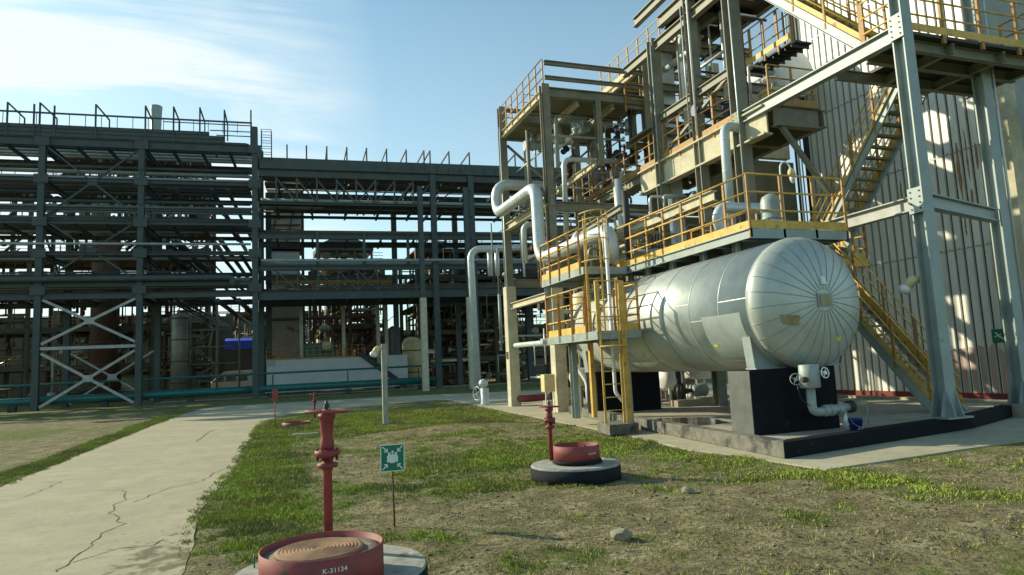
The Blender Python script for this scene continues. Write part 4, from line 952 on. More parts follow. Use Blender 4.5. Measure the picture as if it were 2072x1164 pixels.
pipe([(11.7, 13.2, 5.2), (10.1, 13.3, 5.2), (9.95, 13.3, 4.95), (10.15, 13.2, 4.0)], .13, 'alupipe', 'bright curved pipe looping down through the tank walkway', bend=.4)
pipe([(12.2, 20.6, 6.05), (9.75, 20.6, 6.05), (9.6, 20.6, 5.4)], .17, 'alupipe', 'fat grey pipe with elbow just behind the silver loop', bend=.5)
pipe([(10.1, 24.2, 7.1), (9.2, 24.2, 7.1), (9.2, 24.2, 5.6)], .11, 'alupipe', 'short pale pipe beside the outer column', bend=.3)
pipe([(12.2, 22.0, 8.4), (12.2, 22.0, 6.3), (12.9, 21.5, 6.0)], .17, 'alupipe', 'shiny short pipe bending near the cage top', bend=.5)
pipe([(9.8, 27.6, .33), (9.75, 26.9, .33), (11.3, 27.0, .33)], .15, 'red', 'fat red fire water pipe with elbow lying on the pavement', bend=.3)
pipe([(9.6, 27.4, 2.55), (9.9, 22.3, 2.5), (8.9, 22.2, 2.5)], .10, 'alupipe', 'dented white lagged pipe at head height behind the concrete leg', bend=.2)
pipe([(9.6, 20.9, 2.6), (9.6, 20.9, .9), (9.6, 20.3, .6)], .07, 'brown', 'dark rusty vertical pipe behind the small landing', bend=.2)
pipe([(9.0, 19.6, 2.3), (8.8, 19.3, 1.7), (9.0, 18.9, 1.1), (9.0, 18.9, .5)], .07, 'white', 'crooked white pipe under the small landing', bend=.15)
pipe([(8.35, 15.9, 5.1), (8.35, 15.9, .9), (8.6, 15.9, .6)], .05, 'white', 'thin white line running down beside the ladder', bend=.1)
pot = T('cream_tank', 'cream vertical tank standing behind the small yellow landing', 'tank', (9.5, 20.3, 0))
mb = MB(); mb.lathe((9.75, 20.2, 2.7), (0, 0, 1), [(.1, -.5), (.5, -.1), (.5, 1.1), (.42, 1.25), (0, 1.35)], 24); mb.build('shell', 'cream', pot)
for dx in (-.35, .35): mb = MB(); mb.tube([(9.75+dx, 20.2, .2), (9.75+dx, 20.2, 2.9)], .04, 8); mb.build('leg', 'steel', pot)
# rectangular duct
mb = MB(); mb.box(13.1, 13.75, 20.15, 20.7, 5, 12.75); mb.add([(13.1, 20.15, 12.75), (13.75, 20.15, 12.75), (13.75, 20.7, 12.75), (13.1, 20.7, 12.75), (13.35, 20.3, 13.1), (13.7, 20.3, 13.1), (13.7, 20.6, 13.1), (13.35, 20.6, 13.1)], [(0, 1, 5, 4), (1, 2, 6, 5), (2, 3, 7, 6), (3, 0, 4, 7), (4, 5, 6, 7)])
tag(mb.build('rectangular_duct', 'alupipe', bevel=.015), 'tall blue grey rectangular duct with tapered top rising above the frame', 'duct')
# drum on upper deck
dr = T('upper_drum', 'white horizontal drum on the upper deck beside the corrugated wall', 'drum', (17, 18, 10))
mb = MB(); mb.lathe((18.7, 19.7, 12.25), (0, 1, 0), [(0, -.38), (.45, -.34), (.8, -.2), (1.02, 0), (1.02, 3.3), (.8, 3.54), (.45, 3.68), (0, 3.72)], 48); mb.build('shell', 'white', dr)
for ya_ in (21.0, 22.8): mb = MB(); mb.box(18.0, 19.4, ya_, ya_+.25, 9.3, 11.7); mb.build('saddle', 'collime', dr)
cy_ = T('cream_equipment_pot', 'cream painted vertical pot with small fittings on the upper deck edge', 'equipment', (13.9, 15.7, 8.5))
mb = MB(); mb.lathe((14.0, 15.6, 8.6), (0, 0, 1), [(.34, 0), (.34, .68), (.40, .69), (.40, .76), (0, .76)], 24); mb.build('pot', 'cream', cy_)
mb = MB(); mb.lathe((14.1, 15.6, 9.34), (0, 0, 1), [(.12, 0), (.12, .18), (.09, .3), (0, .32)], 14); handwheel(mb, (13.8, 15.55, 9.7), (0, 0, 1), .12, .012); mb.tube([(13.8, 15.55, 9.34), (13.8, 15.55, 9.72)], .02, 6); mb.build('fitting', 'steelgr', cy_)
def valve(x, y, z, s, mt, label, grp, ax='x', name='valve'):
    v = T(name, label, 'valve', (x, y, z), grp); d = {'x': (1, 0, 0), 'y': (0, 1, 0), 'z': (0, 0, 1)}[ax]
    mb = MB(); mb.lathe(Vector((x, y, z))-Vector(d)*.28*s, d, [(.17*s, 0), (.17*s, .05*s), (.10*s, .06*s), (.13*s, .2*s), (.16*s, .28*s), (.13*s, .36*s), (.10*s, .5*s), (.17*s, .51*s), (.17*s, .56*s)], 18); mb.build('body', mt, v)
    up = (0, 0, 1) if ax != 'z' else (0, -1, 0); u = Vector(up); c = Vector((x, y, z))
    mb = MB(); mb.lathe(c+u*.12*s, u, [(.10*s, 0), (.13*s, .03*s), (.13*s, .07*s), (.05*s, .09*s), (.045*s, .3*s), (.07*s, .32*s), (.025*s, .36*s), (.02*s, .5*s)], 14); mb.build('bonnet', mt, v)
    mb = MB(); handwheel(mb, c+u*.58*s, up, .15*s, .014*s); mb.build('handwheel', 'steelgr', v); return v
valve(13.5, 17.05, 9.25, 1.2, 'dkblue', 'dark blue valve under the white elbow on the upper deck', 'dark blue valves on the upper deck', 'z')
valve(12.95, 17.6, 9.45, 1.1, 'dkblue', 'dark blue valve left of the one under the white elbow', 'dark blue valves on the upper deck', 'x')
valve(13.2, 18.5, 9.1, .9, 'dkblue', 'farthest dark blue valve by the upper deck rail', 'dark blue valves on the upper deck', 'y')
# relief cap and cone on the tank walkway
rc = T('vent_cowl', 'pale grey domed vent cowl with sloped skirt on the tank walkway', 'vent', (10.5, 12, 4.3))
mb = MB(); mb.lathe((10.42, 12.0, 4.3), (0, 0, 1), [(.62, 0), (.55, .10), (.30, .26), (.22, .30), (.22, .72), (.18, .84), (.08, .90), (0, .91)], 32); mb.build('cowl', 'steelgr', rc)
mb = MB(); mb.lathe((10.42, 12.0, 4.62), (0, 0, 1), [(.225, 0), (.235, .01), (.235, .04), (.225, .05)], 32); mb.build('band', 'seam', rc)
lm = T('platform_lamp', 'hooded lamp on a white gooseneck pole above the tank walkway', 'lamp', (10.35, 11.45, 4.27))
mb = MB(); mb.tube([(10.32, 11.5, 4.27), (10.32, 11.5, 5.62)]+[(10.32+.14-.14*math.cos(a), 11.5, 5.62+.17*math.sin(a)) for a in [math.pi*i/10 for i in range(1, 10)]]+[(10.6, 11.5, 5.6)], .018, 8); mb.build('pole', 'white', lm)
mb = MB(); mb.lathe((10.6, 11.5, 5.66), (.15, 0, -1), [(.03, 0), (.07, .06), (.085, .16), (.06, .17)], 16); mb.build('hood', 'cream', lm)
mb = MB(); mb.lathe((10.62, 11.5, 5.5), (.15, 0, -1), [(.055, 0), (.06, .08), (.04, .15), (0, .18)], 14); mb.build('glass_bulb', 'bolt', lm)
lm2 = T('floodlight', 'beige floodlight bolted to the near grey column beside the lower stairs', 'lamp', (12.4, 10.2, 2.8))
mb = MB(); mb.tube([(12.5, 10.25, 3.08), (12.36, 10.35, 3.05), (12.26, 10.42, 2.92)], [.07, .10, .11], 12); mb.build('housing', 'cream', lm2)
mb = MB(); mb.lathe((12.27, 10.41, 2.94), (-.7, .3, -1), [(.10, 0), (.12, .08), (.09, .14), (0, .16)], 14); mb.build('glass', 'bolt', lm2)
# ground level equipment
def pump(x, y, s, lab, rot=0, mt='steelgr'):
    p_ = T('pump_set', lab, 'pump', (x, y, .2), 'pumps on the concrete floor'); c, n_ = math.cos(rot), math.sin(rot)
    q = lambda a, b, z: (x+a*c-b*n_, y+a*n_+b*c, z)
    mb = MB(); mb.bar(q(-.7*s, 0, .3), q(.8*s, 0, .3), .5*s, .2); mb.build('plinth', 'conc', p_)
    mb = MB(); mb.lathe(q(.05*s, 0, .4+.3*s), (c, n_, 0), [(.1*s, 0), (.22*s, .02), (.22*s, .55*s), (.16*s, .6*s), (0, .62*s)], 18); mb.build('motor', mt, p_)
    mb = MB(); mb.lathe(q(-.55*s, 0, .4+.3*s), (c, n_, 0), [(0, 0), (.26*s, .03), (.28*s, .2*s), (.1*s, .3*s), (.06*s, .6*s)], 18); mb.tube([q(-.45*s, 0, .5+.3*s), q(-.45*s, 0, 1.5*s)], .09*s, 10); mb.build('casing', 'steeldk', p_)
pump(12.4, 18.6, .9, 'pump nearest the black far pier on the concrete floor'); pump(13.8, 17.4, 1.0, 'pump standing farther right under the tank', .4, 'cream'); pump(9.9, 23.3, .8, 'pump between the outer concrete legs', .2, 'cream'); pump(11.2, 25.2, .9, 'pump deep behind the outer concrete legs', 1.2)
for x, y, r_, L_, z, lb in ((12.3, 19.6, .40, .5, 1.05, 'small bright white drum on thin legs seen under the tank'), (13.9, 20.2, .45, .9, 1.4, 'pale rounded drum behind the small bright one under the tank'), (9.3, 19.9, .28, .5, 1.25, 'small cream drum beside the small landing leg')):
    d_ = T('small_drum', lb, 'drum', (x, y, .2)); mb = MB(); mb.lathe((x-L_/2, y, z), (1, .1, 0), [(0, -.14), (r_*.7, -.1), (r_, 0), (r_, L_), (r_*.7, L_+.1), (0, L_+.14)], 24); mb.build('shell', 'cream' if r_ < .3 else 'white', d_)
    for dx in (-.8, .8):
        for dy in (-.7, .7): mb = MB(); mb.tube([(x+dx*L_/2, y+dy*r_, .2), (x+dx*L_/2, y+dy*r_*.9, z)], .025, 6); mb.build('leg', 'white', d_)
sv = T('standpipe', 'silver stub pipe with bulb head standing at the pavement edge', 'standpipe', (9.1, 29.9, 0))
mb = MB(); mb.lathe((9.1, 29.9, 0), (0, 0, 1), [(.22, 0), (.2, .1), (.17, .2), (.19, .75), (.10, .78)], 20); mb.build('base', 'alupipe', sv)
mb = MB(); mb.lathe((9.05, 29.9, .78), (0, 0, 1), [(.10, 0), (.20, .1), (.22, .22), (.14, .36), (0, .4)], 20); handwheel(mb, (8.7, 29.8, .55), (1, .3, 0), .3, .02); mb.build('valve_head', 'alupipe', sv)
bx = T('instrument_cabinet', 'small cream instrument cabinet on two legs by the red pipe', 'cabinet', (9.0, 25, 0))
mb = MB(); mb.box(8.85, 9.25, 22.0, 22.35, .75, 1.35); mb.build('cabinet', 'cream', bx, bevel=.02)
for dx in (8.9, 9.2): mb = MB(); mb.bar((dx, 22.05, .03), (dx, 22.05, .76), .03); mb.build('leg', 'white', bx)
mb = MB(); mb.box(9.36, 9.378, 27.18, 27.42, 2.0, 2.3); tag(mb.build('small_plate', 'brown'), 'small rusty brown plate fixed on the outer concrete leg', 'plate')

# crowded small pipes and valves inside the unit
rp = random.Random(21)
mts = ['alupipe', 'steel', 'steeldk', 'alupipe', 'brown', 'white', 'steelgr', 'unitpipe']
zones = [((10.0, 16.8), (22.6, 27.2), (.4, 7.2), 'low bays behind the concrete legs', 62), ((10.4, 14.4), (18.4, 22.0), (.3, 7.0), 'bays behind the tank', 72), ((13.2, 14.6), (20.5, 27), (8.7, 12.0), 'decks around the rectangular duct', 12), ((9.8, 13.6), (22.7, 27), (7.9, 11.3), 'open bay below the upper left deck', 40), ((12.9, 14.3), (15.9, 19.6), (8.7, 12.8), 'upper deck bays beside the drum', 22), ((11.0, 16.5), (28.5, 36), (.3, 9.5), 'bays far behind the outer concrete leg', 46)]
for (xr, yr, zr, zn, cnt) in zones:
    for i in range(cnt):
        x, y, z = rp.uniform(*xr), rp.uniform(*yr), rp.uniform(*zr); r_ = rp.choice((.025, .03, .04, .05, .06, .08, .11)); mt = rp.choice(mts)
        k = rp.random()
        if k < .42: z1 = min(zr[1], z+rp.uniform(1, 5)); pts = [(x, y, z), (x, y, z1)] + ([(min(xr[1], x+rp.uniform(.3, 2)), y, z1)] if rp.random() < .6 else [])
        elif k < .78: x1 = min(xr[1], x+rp.uniform(1, 5)); pts = [(x, y, z-rp.uniform(.2, 1.2)), (x, y, z), (x1, y, z)] if rp.random() < .5 else [(x, y, z), (x1, y, z)]
        else: y1 = min(yr[1], y+rp.uniform(1, 4)); pts = [(x, y, z), (x, y1, z)]
        if (Vector(pts[0])-Vector(pts[1])).length < .2: continue
        mt_w = {'alupipe': 'silver', 'steel': 'olive', 'steeldk': 'dark grey', 'brown': 'rusty brown', 'white': 'white', 'steelgr': 'grey green', 'unitpipe': 'dull grey'}[mt]
        fl = [(pts[0], Vector(pts[1])-Vector(pts[0]))] if rp.random() < .5 else []
        pipe(pts, r_, mt, '%s process pipe crowded in the %s' % (mt_w, zn), bend=r_*3, group='%s pipes in the %s' % (mt_w, zn), flanges=fl)
for i in range(34):
    (xr, yr, zr, zn, _) = rp.choice(zones[:4]); x, y, z = rp.uniform(*xr), rp.uniform(*yr), rp.uniform(*zr)
    mt = rp.choice(['steeldk', 'brown', 'dkblue', 'steelgr']); c_ = {'steeldk': 'dark grey', 'brown': 'rusty', 'dkblue': 'blue', 'steelgr': 'grey green'}[mt]
    valve(x, y, z, rp.uniform(.7, 1.3), mt, '%s valve half hidden in the %s' % (c_, zn), '%s valves in the %s' % (c_, zn), rp.choice('xyz'))
for (x0, x1, y, z, lb) in ((10.2, 13.8, 24.2, 5.5, 'yellow railed catwalk deep in the low bays'), (10.2, 14.0, 19.0, 4.7, 'yellow railed catwalk behind the tank under the deep girder'), (10.8, 14.2, 20.6, 2.6, 'yellow railed low catwalk just above the pumps')):
    cw = T('catwalk', lb, 'catwalk', (x0, y, z)); mb = MB(); mb.box(x0, x1, y, y+.8, z-.12, z); mb.build('deck', 'steel', cw)
    guardrail(cw, [(x0, y, z), (x1, y, z)], step=.9, mt='rustyel', toemt='yellow', h=1.05)

# ------------------------------------------------------------------ pipe racks
AX = Vector((math.cos(R(-3.5)), math.sin(R(-3.5)), 0)); AN = Vector((-AX.y, AX.x, 0)); O0 = Vector((-1.2, 60, 0))
def Q(s, d, z): return O0+AX*s+AN*d+Vector((0, 0, z))
rk = T('tall_pipe_rack', 'tall grey steel pipe rack with cross braces filling the left side', 'pipe rack', Q(-10, 0, 0))
r2 = T('lower_pipe_rack', 'lower grey pipe rack spanning from the tall rack behind the unit on the right', 'pipe rack', Q(10, 0, 0))
def rb(par, a, b, w=.3, h=.5, mt='rack', name='beam'):
    h *= .8 if h < .7 else .92
    mb = MB(); mb.ib(a, b, w, h, .04); return mb.build(name, mt, par)
def rbar(par, a, b, w=.14, mt='rack', name='brace'):
    mb = MB(); mb.bar(a, b, w, w); return mb.build(name, mt, par)
C1 = (-29.6, -22.6, -15.6, -8.6, 0); ROW1 = (0, 6.5)
for s_ in C1:
    for d in ROW1:
        mb = MB(); top = 20.9 if s_ else 22.9; mb.ib(Q(s_, d, 0), Q(s_, d, top), .46, .46, .04, up=AN); mb.build('column', 'rack', rk)
for d in ROW1:
    for z, h in ((20.95, .72), (17.9, .42), (15.6, .3), (14.5, .4), (12.0, .3), (9.55, .5), (8.65, .6)):
        if d == 6.5 and z in (15.6, 12.0): continue
        rb(rk, Q(C1[0]-4, d, z), Q(-.28, d, z), .3, h)
for s_ in C1:
    for z in (20.9, 17.9, 14.5, 12.0, 8.9): rb(rk, Q(s_, .3, z-.05), Q(s_, 6.3, z-.05), .28, .45)
for s_ in [c+2.2*i for c in C1[:-1] for i in range(1, 4)]:
    for z in (20.8, 14.4, 8.8): rb(rk, Q(s_, .2, z-.1), Q(s_, 6.4, z-.1), .18, .3, name='cross_beam')
def xb(par, s0, s1, z0, z1, d, w=.13, mt='rack'):
    rbar(par, Q(s0, d, z0), Q(s1, d, z1), w, mt); rbar(par, Q(s0, d, z1), Q(s1, d, z0), w, mt)
    mb = MB(); c = Q((s0+s1)/2, d-.1, (z0+z1)/2); mb.bar(c-AX*.35, c+AX*.35, .02, .5); mb.build('gusset', mt, par)
xb(rk, -15.3, -8.9, 15.0, 20.5, 0); xb(rk, -15.3, -8.9, 9.9, 14.6, 0); xb(rk, -15.3, -8.9, 5.0, 8.4, -.02, .2, 'brace'); xb(rk, -15.3, -8.9, .25, 4.3, -.02, .2, 'brace')
rbar(rk, Q(-15.35, -.02, 4.66), Q(-8.85, -.02, 4.66), .24, 'brace'); xb(rk, -15.3, -8.9, .25, 4.5, 6.5, .14, 'brace')
for d in (6.5,): rbar(rk, Q(-8.4, d, 20.5), Q(-.4, d, 14.6), .2); rbar(rk, Q(-29, d, 20.5), Q(-22.8, d, 14.6), .2); rbar(rk, Q(-22.3, d, 14.3), Q(-15.8, d, 20.5), .2); rbar(rk, Q(-8.4, d, 14.3), Q(-.4, d, 9), .2)
for s_ in (-15.6, -8.6, 0): rbar(rk, Q(s_, .3, 14.2), Q(s_, 6.3, 9.2), .14); rbar(rk, Q(s_, 6.3, 17.6), Q(s_, .3, 14.8), .14)
for s_ in C1[1:]:
    for z in (17.9, 14.5, 12.0, 9.1, 20.9):
        mb = MB(); c = Q(s_, -.30, z); mb.bar(c-AX*.5, c+AX*.5, .02, .7); mb.build('gusset', 'rack', rk)
for z in (19.3, 16.4, 13.2, 10.6, 7.2, 3.0):
    mb = MB(); c = Q(-8.6, -.32, z); mb.bar(c-AX*.2, c+AX*.2, .02, .9); mb.build('splice_plate', 'rack', rk)
# top rail, davits, ladder
mb = MB()
for z in (23.2,): mb.bar(Q(-34, -.2, z), Q(-.2, -.2, z), .12, .12)
mb.bar(Q(-7, -.2, 22.95), Q(-.2, -.2, 22.95), .07, .07); mb.bar(Q(-3.5, -.2, 22.4), Q(-.2, -.2, 22.4), .07, .07); mb.bar(Q(-3, -.2, 22.0), Q(-.2, -.2, 22.0), .07, .07)
for i in range(30): mb.bar(Q(-33+i*1.13, -.2, 22.2), Q(-33+i*1.13, -.2, 23.2), .045, .045)
mb.build('top_guardrail', 'rack', rk)
def davit(par, s_, z0, zt, off, d=0, w=.12):
    mb = MB(); mb.bar(Q(s_, d, z0), Q(s_, d, zt), w, w)
    if abs(off) > .05: mb.bar(Q(s_, d, zt-.03), Q(s_+off, d+.9, zt-.95), w*.8, w*.8); mb.bar(Q(s_+off, d+.9, zt-.95), Q(s_+off, d+.9, z0+.6), w*.8, w*.8)
    mb.build('davit_post', 'rack', par)
for s_, off, zt in ((-18.1, .85, 24.0), (-16.3, 0, 23.95), (-15.9, .9, 24.1), (-14.9, 0, 23.9), (-12.0, .75, 24.2), (-8.4, .35, 24.3), (-6.3, .3, 24.35), (-4.3, .25, 24.4), (-2.4, .15, 24.3), (-.3, 0, 24.4), (-22, .9, 23.9)): davit(rk, s_, 21.3, zt, off)
for s_, off in ((2.6, 0), (4.2, 0), (5.9, -.1), (7.6, -.2), (9.3, -.28), (11.05, -.38), (12.8, -.45), (14.4, -.5), (14.95, -.55), (16.7, -.6), (18.6, -.65), (23, -.8)): davit(r2, s_, 19.3, 21.5, off, w=.12)
cl = MB()
for ss in (.55, 1.35):
    for dd in (-.5, .1): cl.tube([Q(ss, dd, 19.9), Q(ss, dd, 22.6)], .03, 6)
for i in range(6): cl.tube([Q(.55, -.5, 20.1+i*.5), Q(1.35, -.5, 20.1+i*.5), Q(1.35, .1, 20.1+i*.5), Q(.55, .1, 20.1+i*.5)], .025, 6, closed=True)
cl.build('ladder_cage', 'rack', rk)
# lower rack
for s_, ds in ((15.1, (0, 8)), (18.6, (0, 8)), (26, (0, 8)), (34, (0, 8)), (.55, (8,)), (12.4, (8,))):
    for d in ds:
        mb = MB(); mb.ib(Q(s_, d, 0), Q(s_, d, 19.2), .5, .5, .045, up=AN); mb.build('column', 'rack', r2)
for s_ in (13.3, 17.2): mb = MB(); c_ = Q(s_, -4, 0); mb.box(c_.x-.24, c_.x+.24, c_.y-.24, c_.y+.24, 0, 7.6); mb.build('concrete_leg', 'collime', r2)
for s_ in (13.3, 17.2): rb(r2, Q(s_, -4, 3.25), Q(s_+1.4, -.3, 3.25), .25, .4, 'collime'); mb = MB(); mb.ib(Q(s_, -4, 7.6), Q(s_, -4, 17.0), .4, .4, .04, up=AN); mb.build('column', 'rack', r2)
for d in (0, 8):
    for z, h, dd in ((18.95, .72, 8), (16.35, .28, 5.3), (13.5, .62, 4), (10.75, .5, 6), (8.45, .8, 6)): rb(r2, Q(.28, dd if d else 0, z), Q(38, dd if d else 0, z), .3, h)
for z, dd in ((18.8, 7.8), (16.25, 5.1), (13.3, 3.8), (8.4, 5.8)):
    for i in range(12): rb(r2, Q(1.7+i*2.9, .2, z-.1), Q(1.7+i*2.9, dd, z-.1), .18, .28, name='cross_beam')
for k in range(9):
    s_ = 1.7+k*1.66
    mb = MB(); mb.bar(Q(s_, 0, 16.4), Q(s_, 0, 18.6), .14, .14); mb.build('truss_post', 'rack', r2)
    mb = MB(); s1 = s_+1.66 if k < 5 else s_-1.66
    mb.bar(Q(s_, 0, 18.5), Q(s1, 0, 16.4), .12, .12); mb.build('truss_diagonal', 'rack', r2)
    mb = MB(); mb.bar(Q(s_, 8, 18.5), Q(s_+1.2*(1 if k < 5 else -1), 8, 17.2), .12, .12); mb.build('truss_diagonal', 'rack', r2)
    mb = MB(); mb.bar(Q(s_, 0, 8.8), Q(s_, 0, 10.6), .11, .11); mb.build('truss_post', 'rack', r2)
    mb = MB(); mb.bar(Q(s_, 0, 10.5), Q(s1, 0, 8.8), .1, .1); mb.build('truss_diagonal', 'rack', r2)
    if k % 2 == 0: rbar(r2, Q(s_, .3, 18.4), Q(s_+3, 7.7, 17.6), .07); rbar(r2, Q(s_+3, .3, 18.4), Q(s_, 7.7, 17.6), .07)
for s_, z0, z1 in ((5, 11, 13.9), (8.9, 11, 13.9), (12.7, 11, 13.9)): mb = MB(); mb.bar(Q(s_, -.1, z0), Q(s_, -.1, z1), .22, .22); mb.build('hanger', 'rack', r2)
for s_ in (13.3, 17.2):
    for z in (17.2, 14.8, 12.8): rb(r2, Q(s_, -3.8, z-.9), Q(s_+1.2, -.2, z+.6), .2, .2)
# pipes lying on the decks (each its own object)
rq = random.Random(5)
def rackpipes(decks, s0, s1, where, D):
    for z, num, rmax, word, *DD in decks:
        if DD: D = DD[0]
        for i in range(num):
            r_ = rq.choice((.08, .10, .13, .16, .2, rmax)); d = .45+(D-.9)*(i+.5)/num+rq.uniform(-.1, .1); a = s0+rq.choice((0, 0, 0, rq.uniform(0, 6))); b = s1-rq.choice((0, 0, 0, 0, rq.uniform(0, 5)))
            mt = rq.choice(['rack', 'rack', 'rack', 'steelgr', 'unitpipe', 'unit']); zz = z+r_
            pts = [Q(a, d, zz), Q(b, d, zz)]
            if rq.random() < .25: pts.append(Q(b, d, zz+rq.choice((-1, 1))*.8))
            pipe([tuple(p) for p in pts], r_, mt, '%s pipe lying along the %s of the %s' % ({'rack': 'dark grey', 'steelgr': 'grey green', 'unitpipe': 'dull silver', 'unit': 'blackish'}[mt], word, where), bend=.5, group='%s pipes on the %s of the %s' % ({'rack': 'dark grey', 'steelgr': 'grey green', 'unitpipe': 'dull silver', 'unit': 'blackish'}[mt], word, where))
rackpipes([(21.35, 7, .28, 'top deck'), (19.3, 3, .2, 'second deck'), (18.1, 5, .25, 'third deck'), (16.4, 3, .16, 'fourth deck'), (14.75, 6, .28, 'middle deck'), (12.2, 5, .25, 'deck under the middle'), (10.7, 2, .16, 'second lowest deck'), (9.8, 7, .33, 'lowest deck')], -34, -.5, 'tall left rack', 6.5)
rackpipes([(19.35, 11, .3, 'top deck', 8), (16.5, 8, .25, 'truss deck', 5.2), (13.85, 4, .16, 'middle deck', 3.8), (11.05, 3, .16, 'line deck', 1.8), (8.9, 9, .33, 'bottom deck', 6)], .4, 38, 'lower rack', 8)
for i, z in enumerate((21.52, 21.86, 22.2)):
    mb = MB(); mb.bar(tuple(Q(-34, .1+.02*i, z)), tuple(Q(-3.6 if i == 2 else -2.4, .1+.02*i, z)), .22, .29); tag(mb.build('cable_tray', 'rack'), ['lowest long cable tray along the top edge of the tall left rack', 'middle long cable tray along the top edge of the tall left rack', 'uppermost long cable tray along the top edge of the tall left rack'][i], 'cable tray', 'cable trays on the tall rack')
mb = MB(); mb.bar(tuple(Q(.4, -.15, 19.75)), tuple(Q(36, -.15, 19.75)), .3, .95)
for i in range(22): mb.bar(tuple(Q(10+i*1.1, -.34, 19.45)), tuple(Q(10+i*1.1, -.34, 19.9)), .07, .05)
tag(mb.build('cable_tray', 'rack'), 'deep cable tray along the top edge of the lower rack', 'cable tray')
pipe([tuple(Q(-34, -.5, 12.7)), tuple(Q(-.3, -.5, 12.7))], .10, 'steelgr', 'thin pale pipe crossing the front of the tall left rack at mid height')
pipe([tuple(Q(-34, -.4, 9.95)), tuple(Q(-1.7, -.4, 9.95)), tuple(Q(-1.7, -.4, 9.2))], .24, 'rack', 'fat dark pipe along the front of the lowest rack deck ending in a bend', bend=.6)
pipe([tuple(Q(.5, -.4, 11.35)), tuple(Q(34, -.4, 11.35))], .13, 'steelgr', 'slim grey green pipe running along the front of the lower rack')
# perpendicular pipes under decks
for i in range(26):
    s_ = rq.uniform(-7, -.8); z = rq.choice((8.2, 12.0, 13.2, 17.6)); pipe([tuple(Q(s_, .4, z)), tuple(Q(s_, 30, z))], rq.choice((.08, .12, .16)), 'rack', 'dark pipe running away from view under the tall rack beside its right column', group='crosswise pipes under the tall rack')
# green pipes along the ground
gp = [tuple(Q(-40, .9, .70)), tuple(Q(15, .9, .80))]
pipe(gp, .30, 'green', 'thick dark green pipe running low above the ground behind the rack columns', flanges=[])
pipe([tuple(Q(-40, 2.2, 1.9)), tuple(Q(17, 2.2, 2.1))], .09, 'green', 'thin dark green pipe running above the thick green one')
for i in range(9):
    s_ = -36+i*6.2; sp_ = T('pipe_support', 'dark stub support under the long green pipe', 'pipe support', Q(s_, .9, 0), 'supports under the green pipes')
    mb = MB(); c = Q(s_, .9, 0); mb.box(c.x-.25, c.x+.25, c.y-.25, c.y+.25, 0, .42); mb.build('block', 'steeldk', sp_)
    mb = MB(); mb.bar(tuple(Q(s_, 1.5, 0)), tuple(Q(s_, 2.2, 1.9)), .09, .09); mb.build('strut', 'steeldk', sp_)

# ------------------------------------------------------------------ behind the racks
# low pale wall with yellow fence
lw = T('loading_bay_wall', 'long pale grey low wall with a slanted dark brace and yellow fence on top', 'wall', (5.5, 66, 0))
mb = MB(); mb.box(-.4, 8.6, 66, 66.4, 0.3, 3.2); mb.add([(8.6, 66, 3.2), (8.6, 66.4, 3.2), (12.4, 66, .3), (12.4, 66.4, .3), (8.6, 66, .3), (8.6, 66.4, .3)], [(0, 2, 4), (1, 5, 3), (0, 1, 3, 2), (4, 5, 1, 0)]); mb.build('wall', 'whitewall', lw)
mb = MB(); mb.box(10.0, 12.6, 66.9, 67.2, .3, 3.3); mb.build('wall', 'whitewall', lw)
mb = MB(); mb.bar((7.9, 65.95, 3.6), (12.2, 65.95, .2), .1, .5); mb.build('stair_brace', 'steeldk', lw)
guardrail(lw, [(-.4, 66.2, 3.2), (8.4, 66.2, 3.2)], step=.6, h=1.2, mt='rustyel', post=.05)
mb = MB(); mb.box(-.35, .35, 65.96, 66.0, 2.7, 3.15); mb.build('notice', 'steelgr', lw)
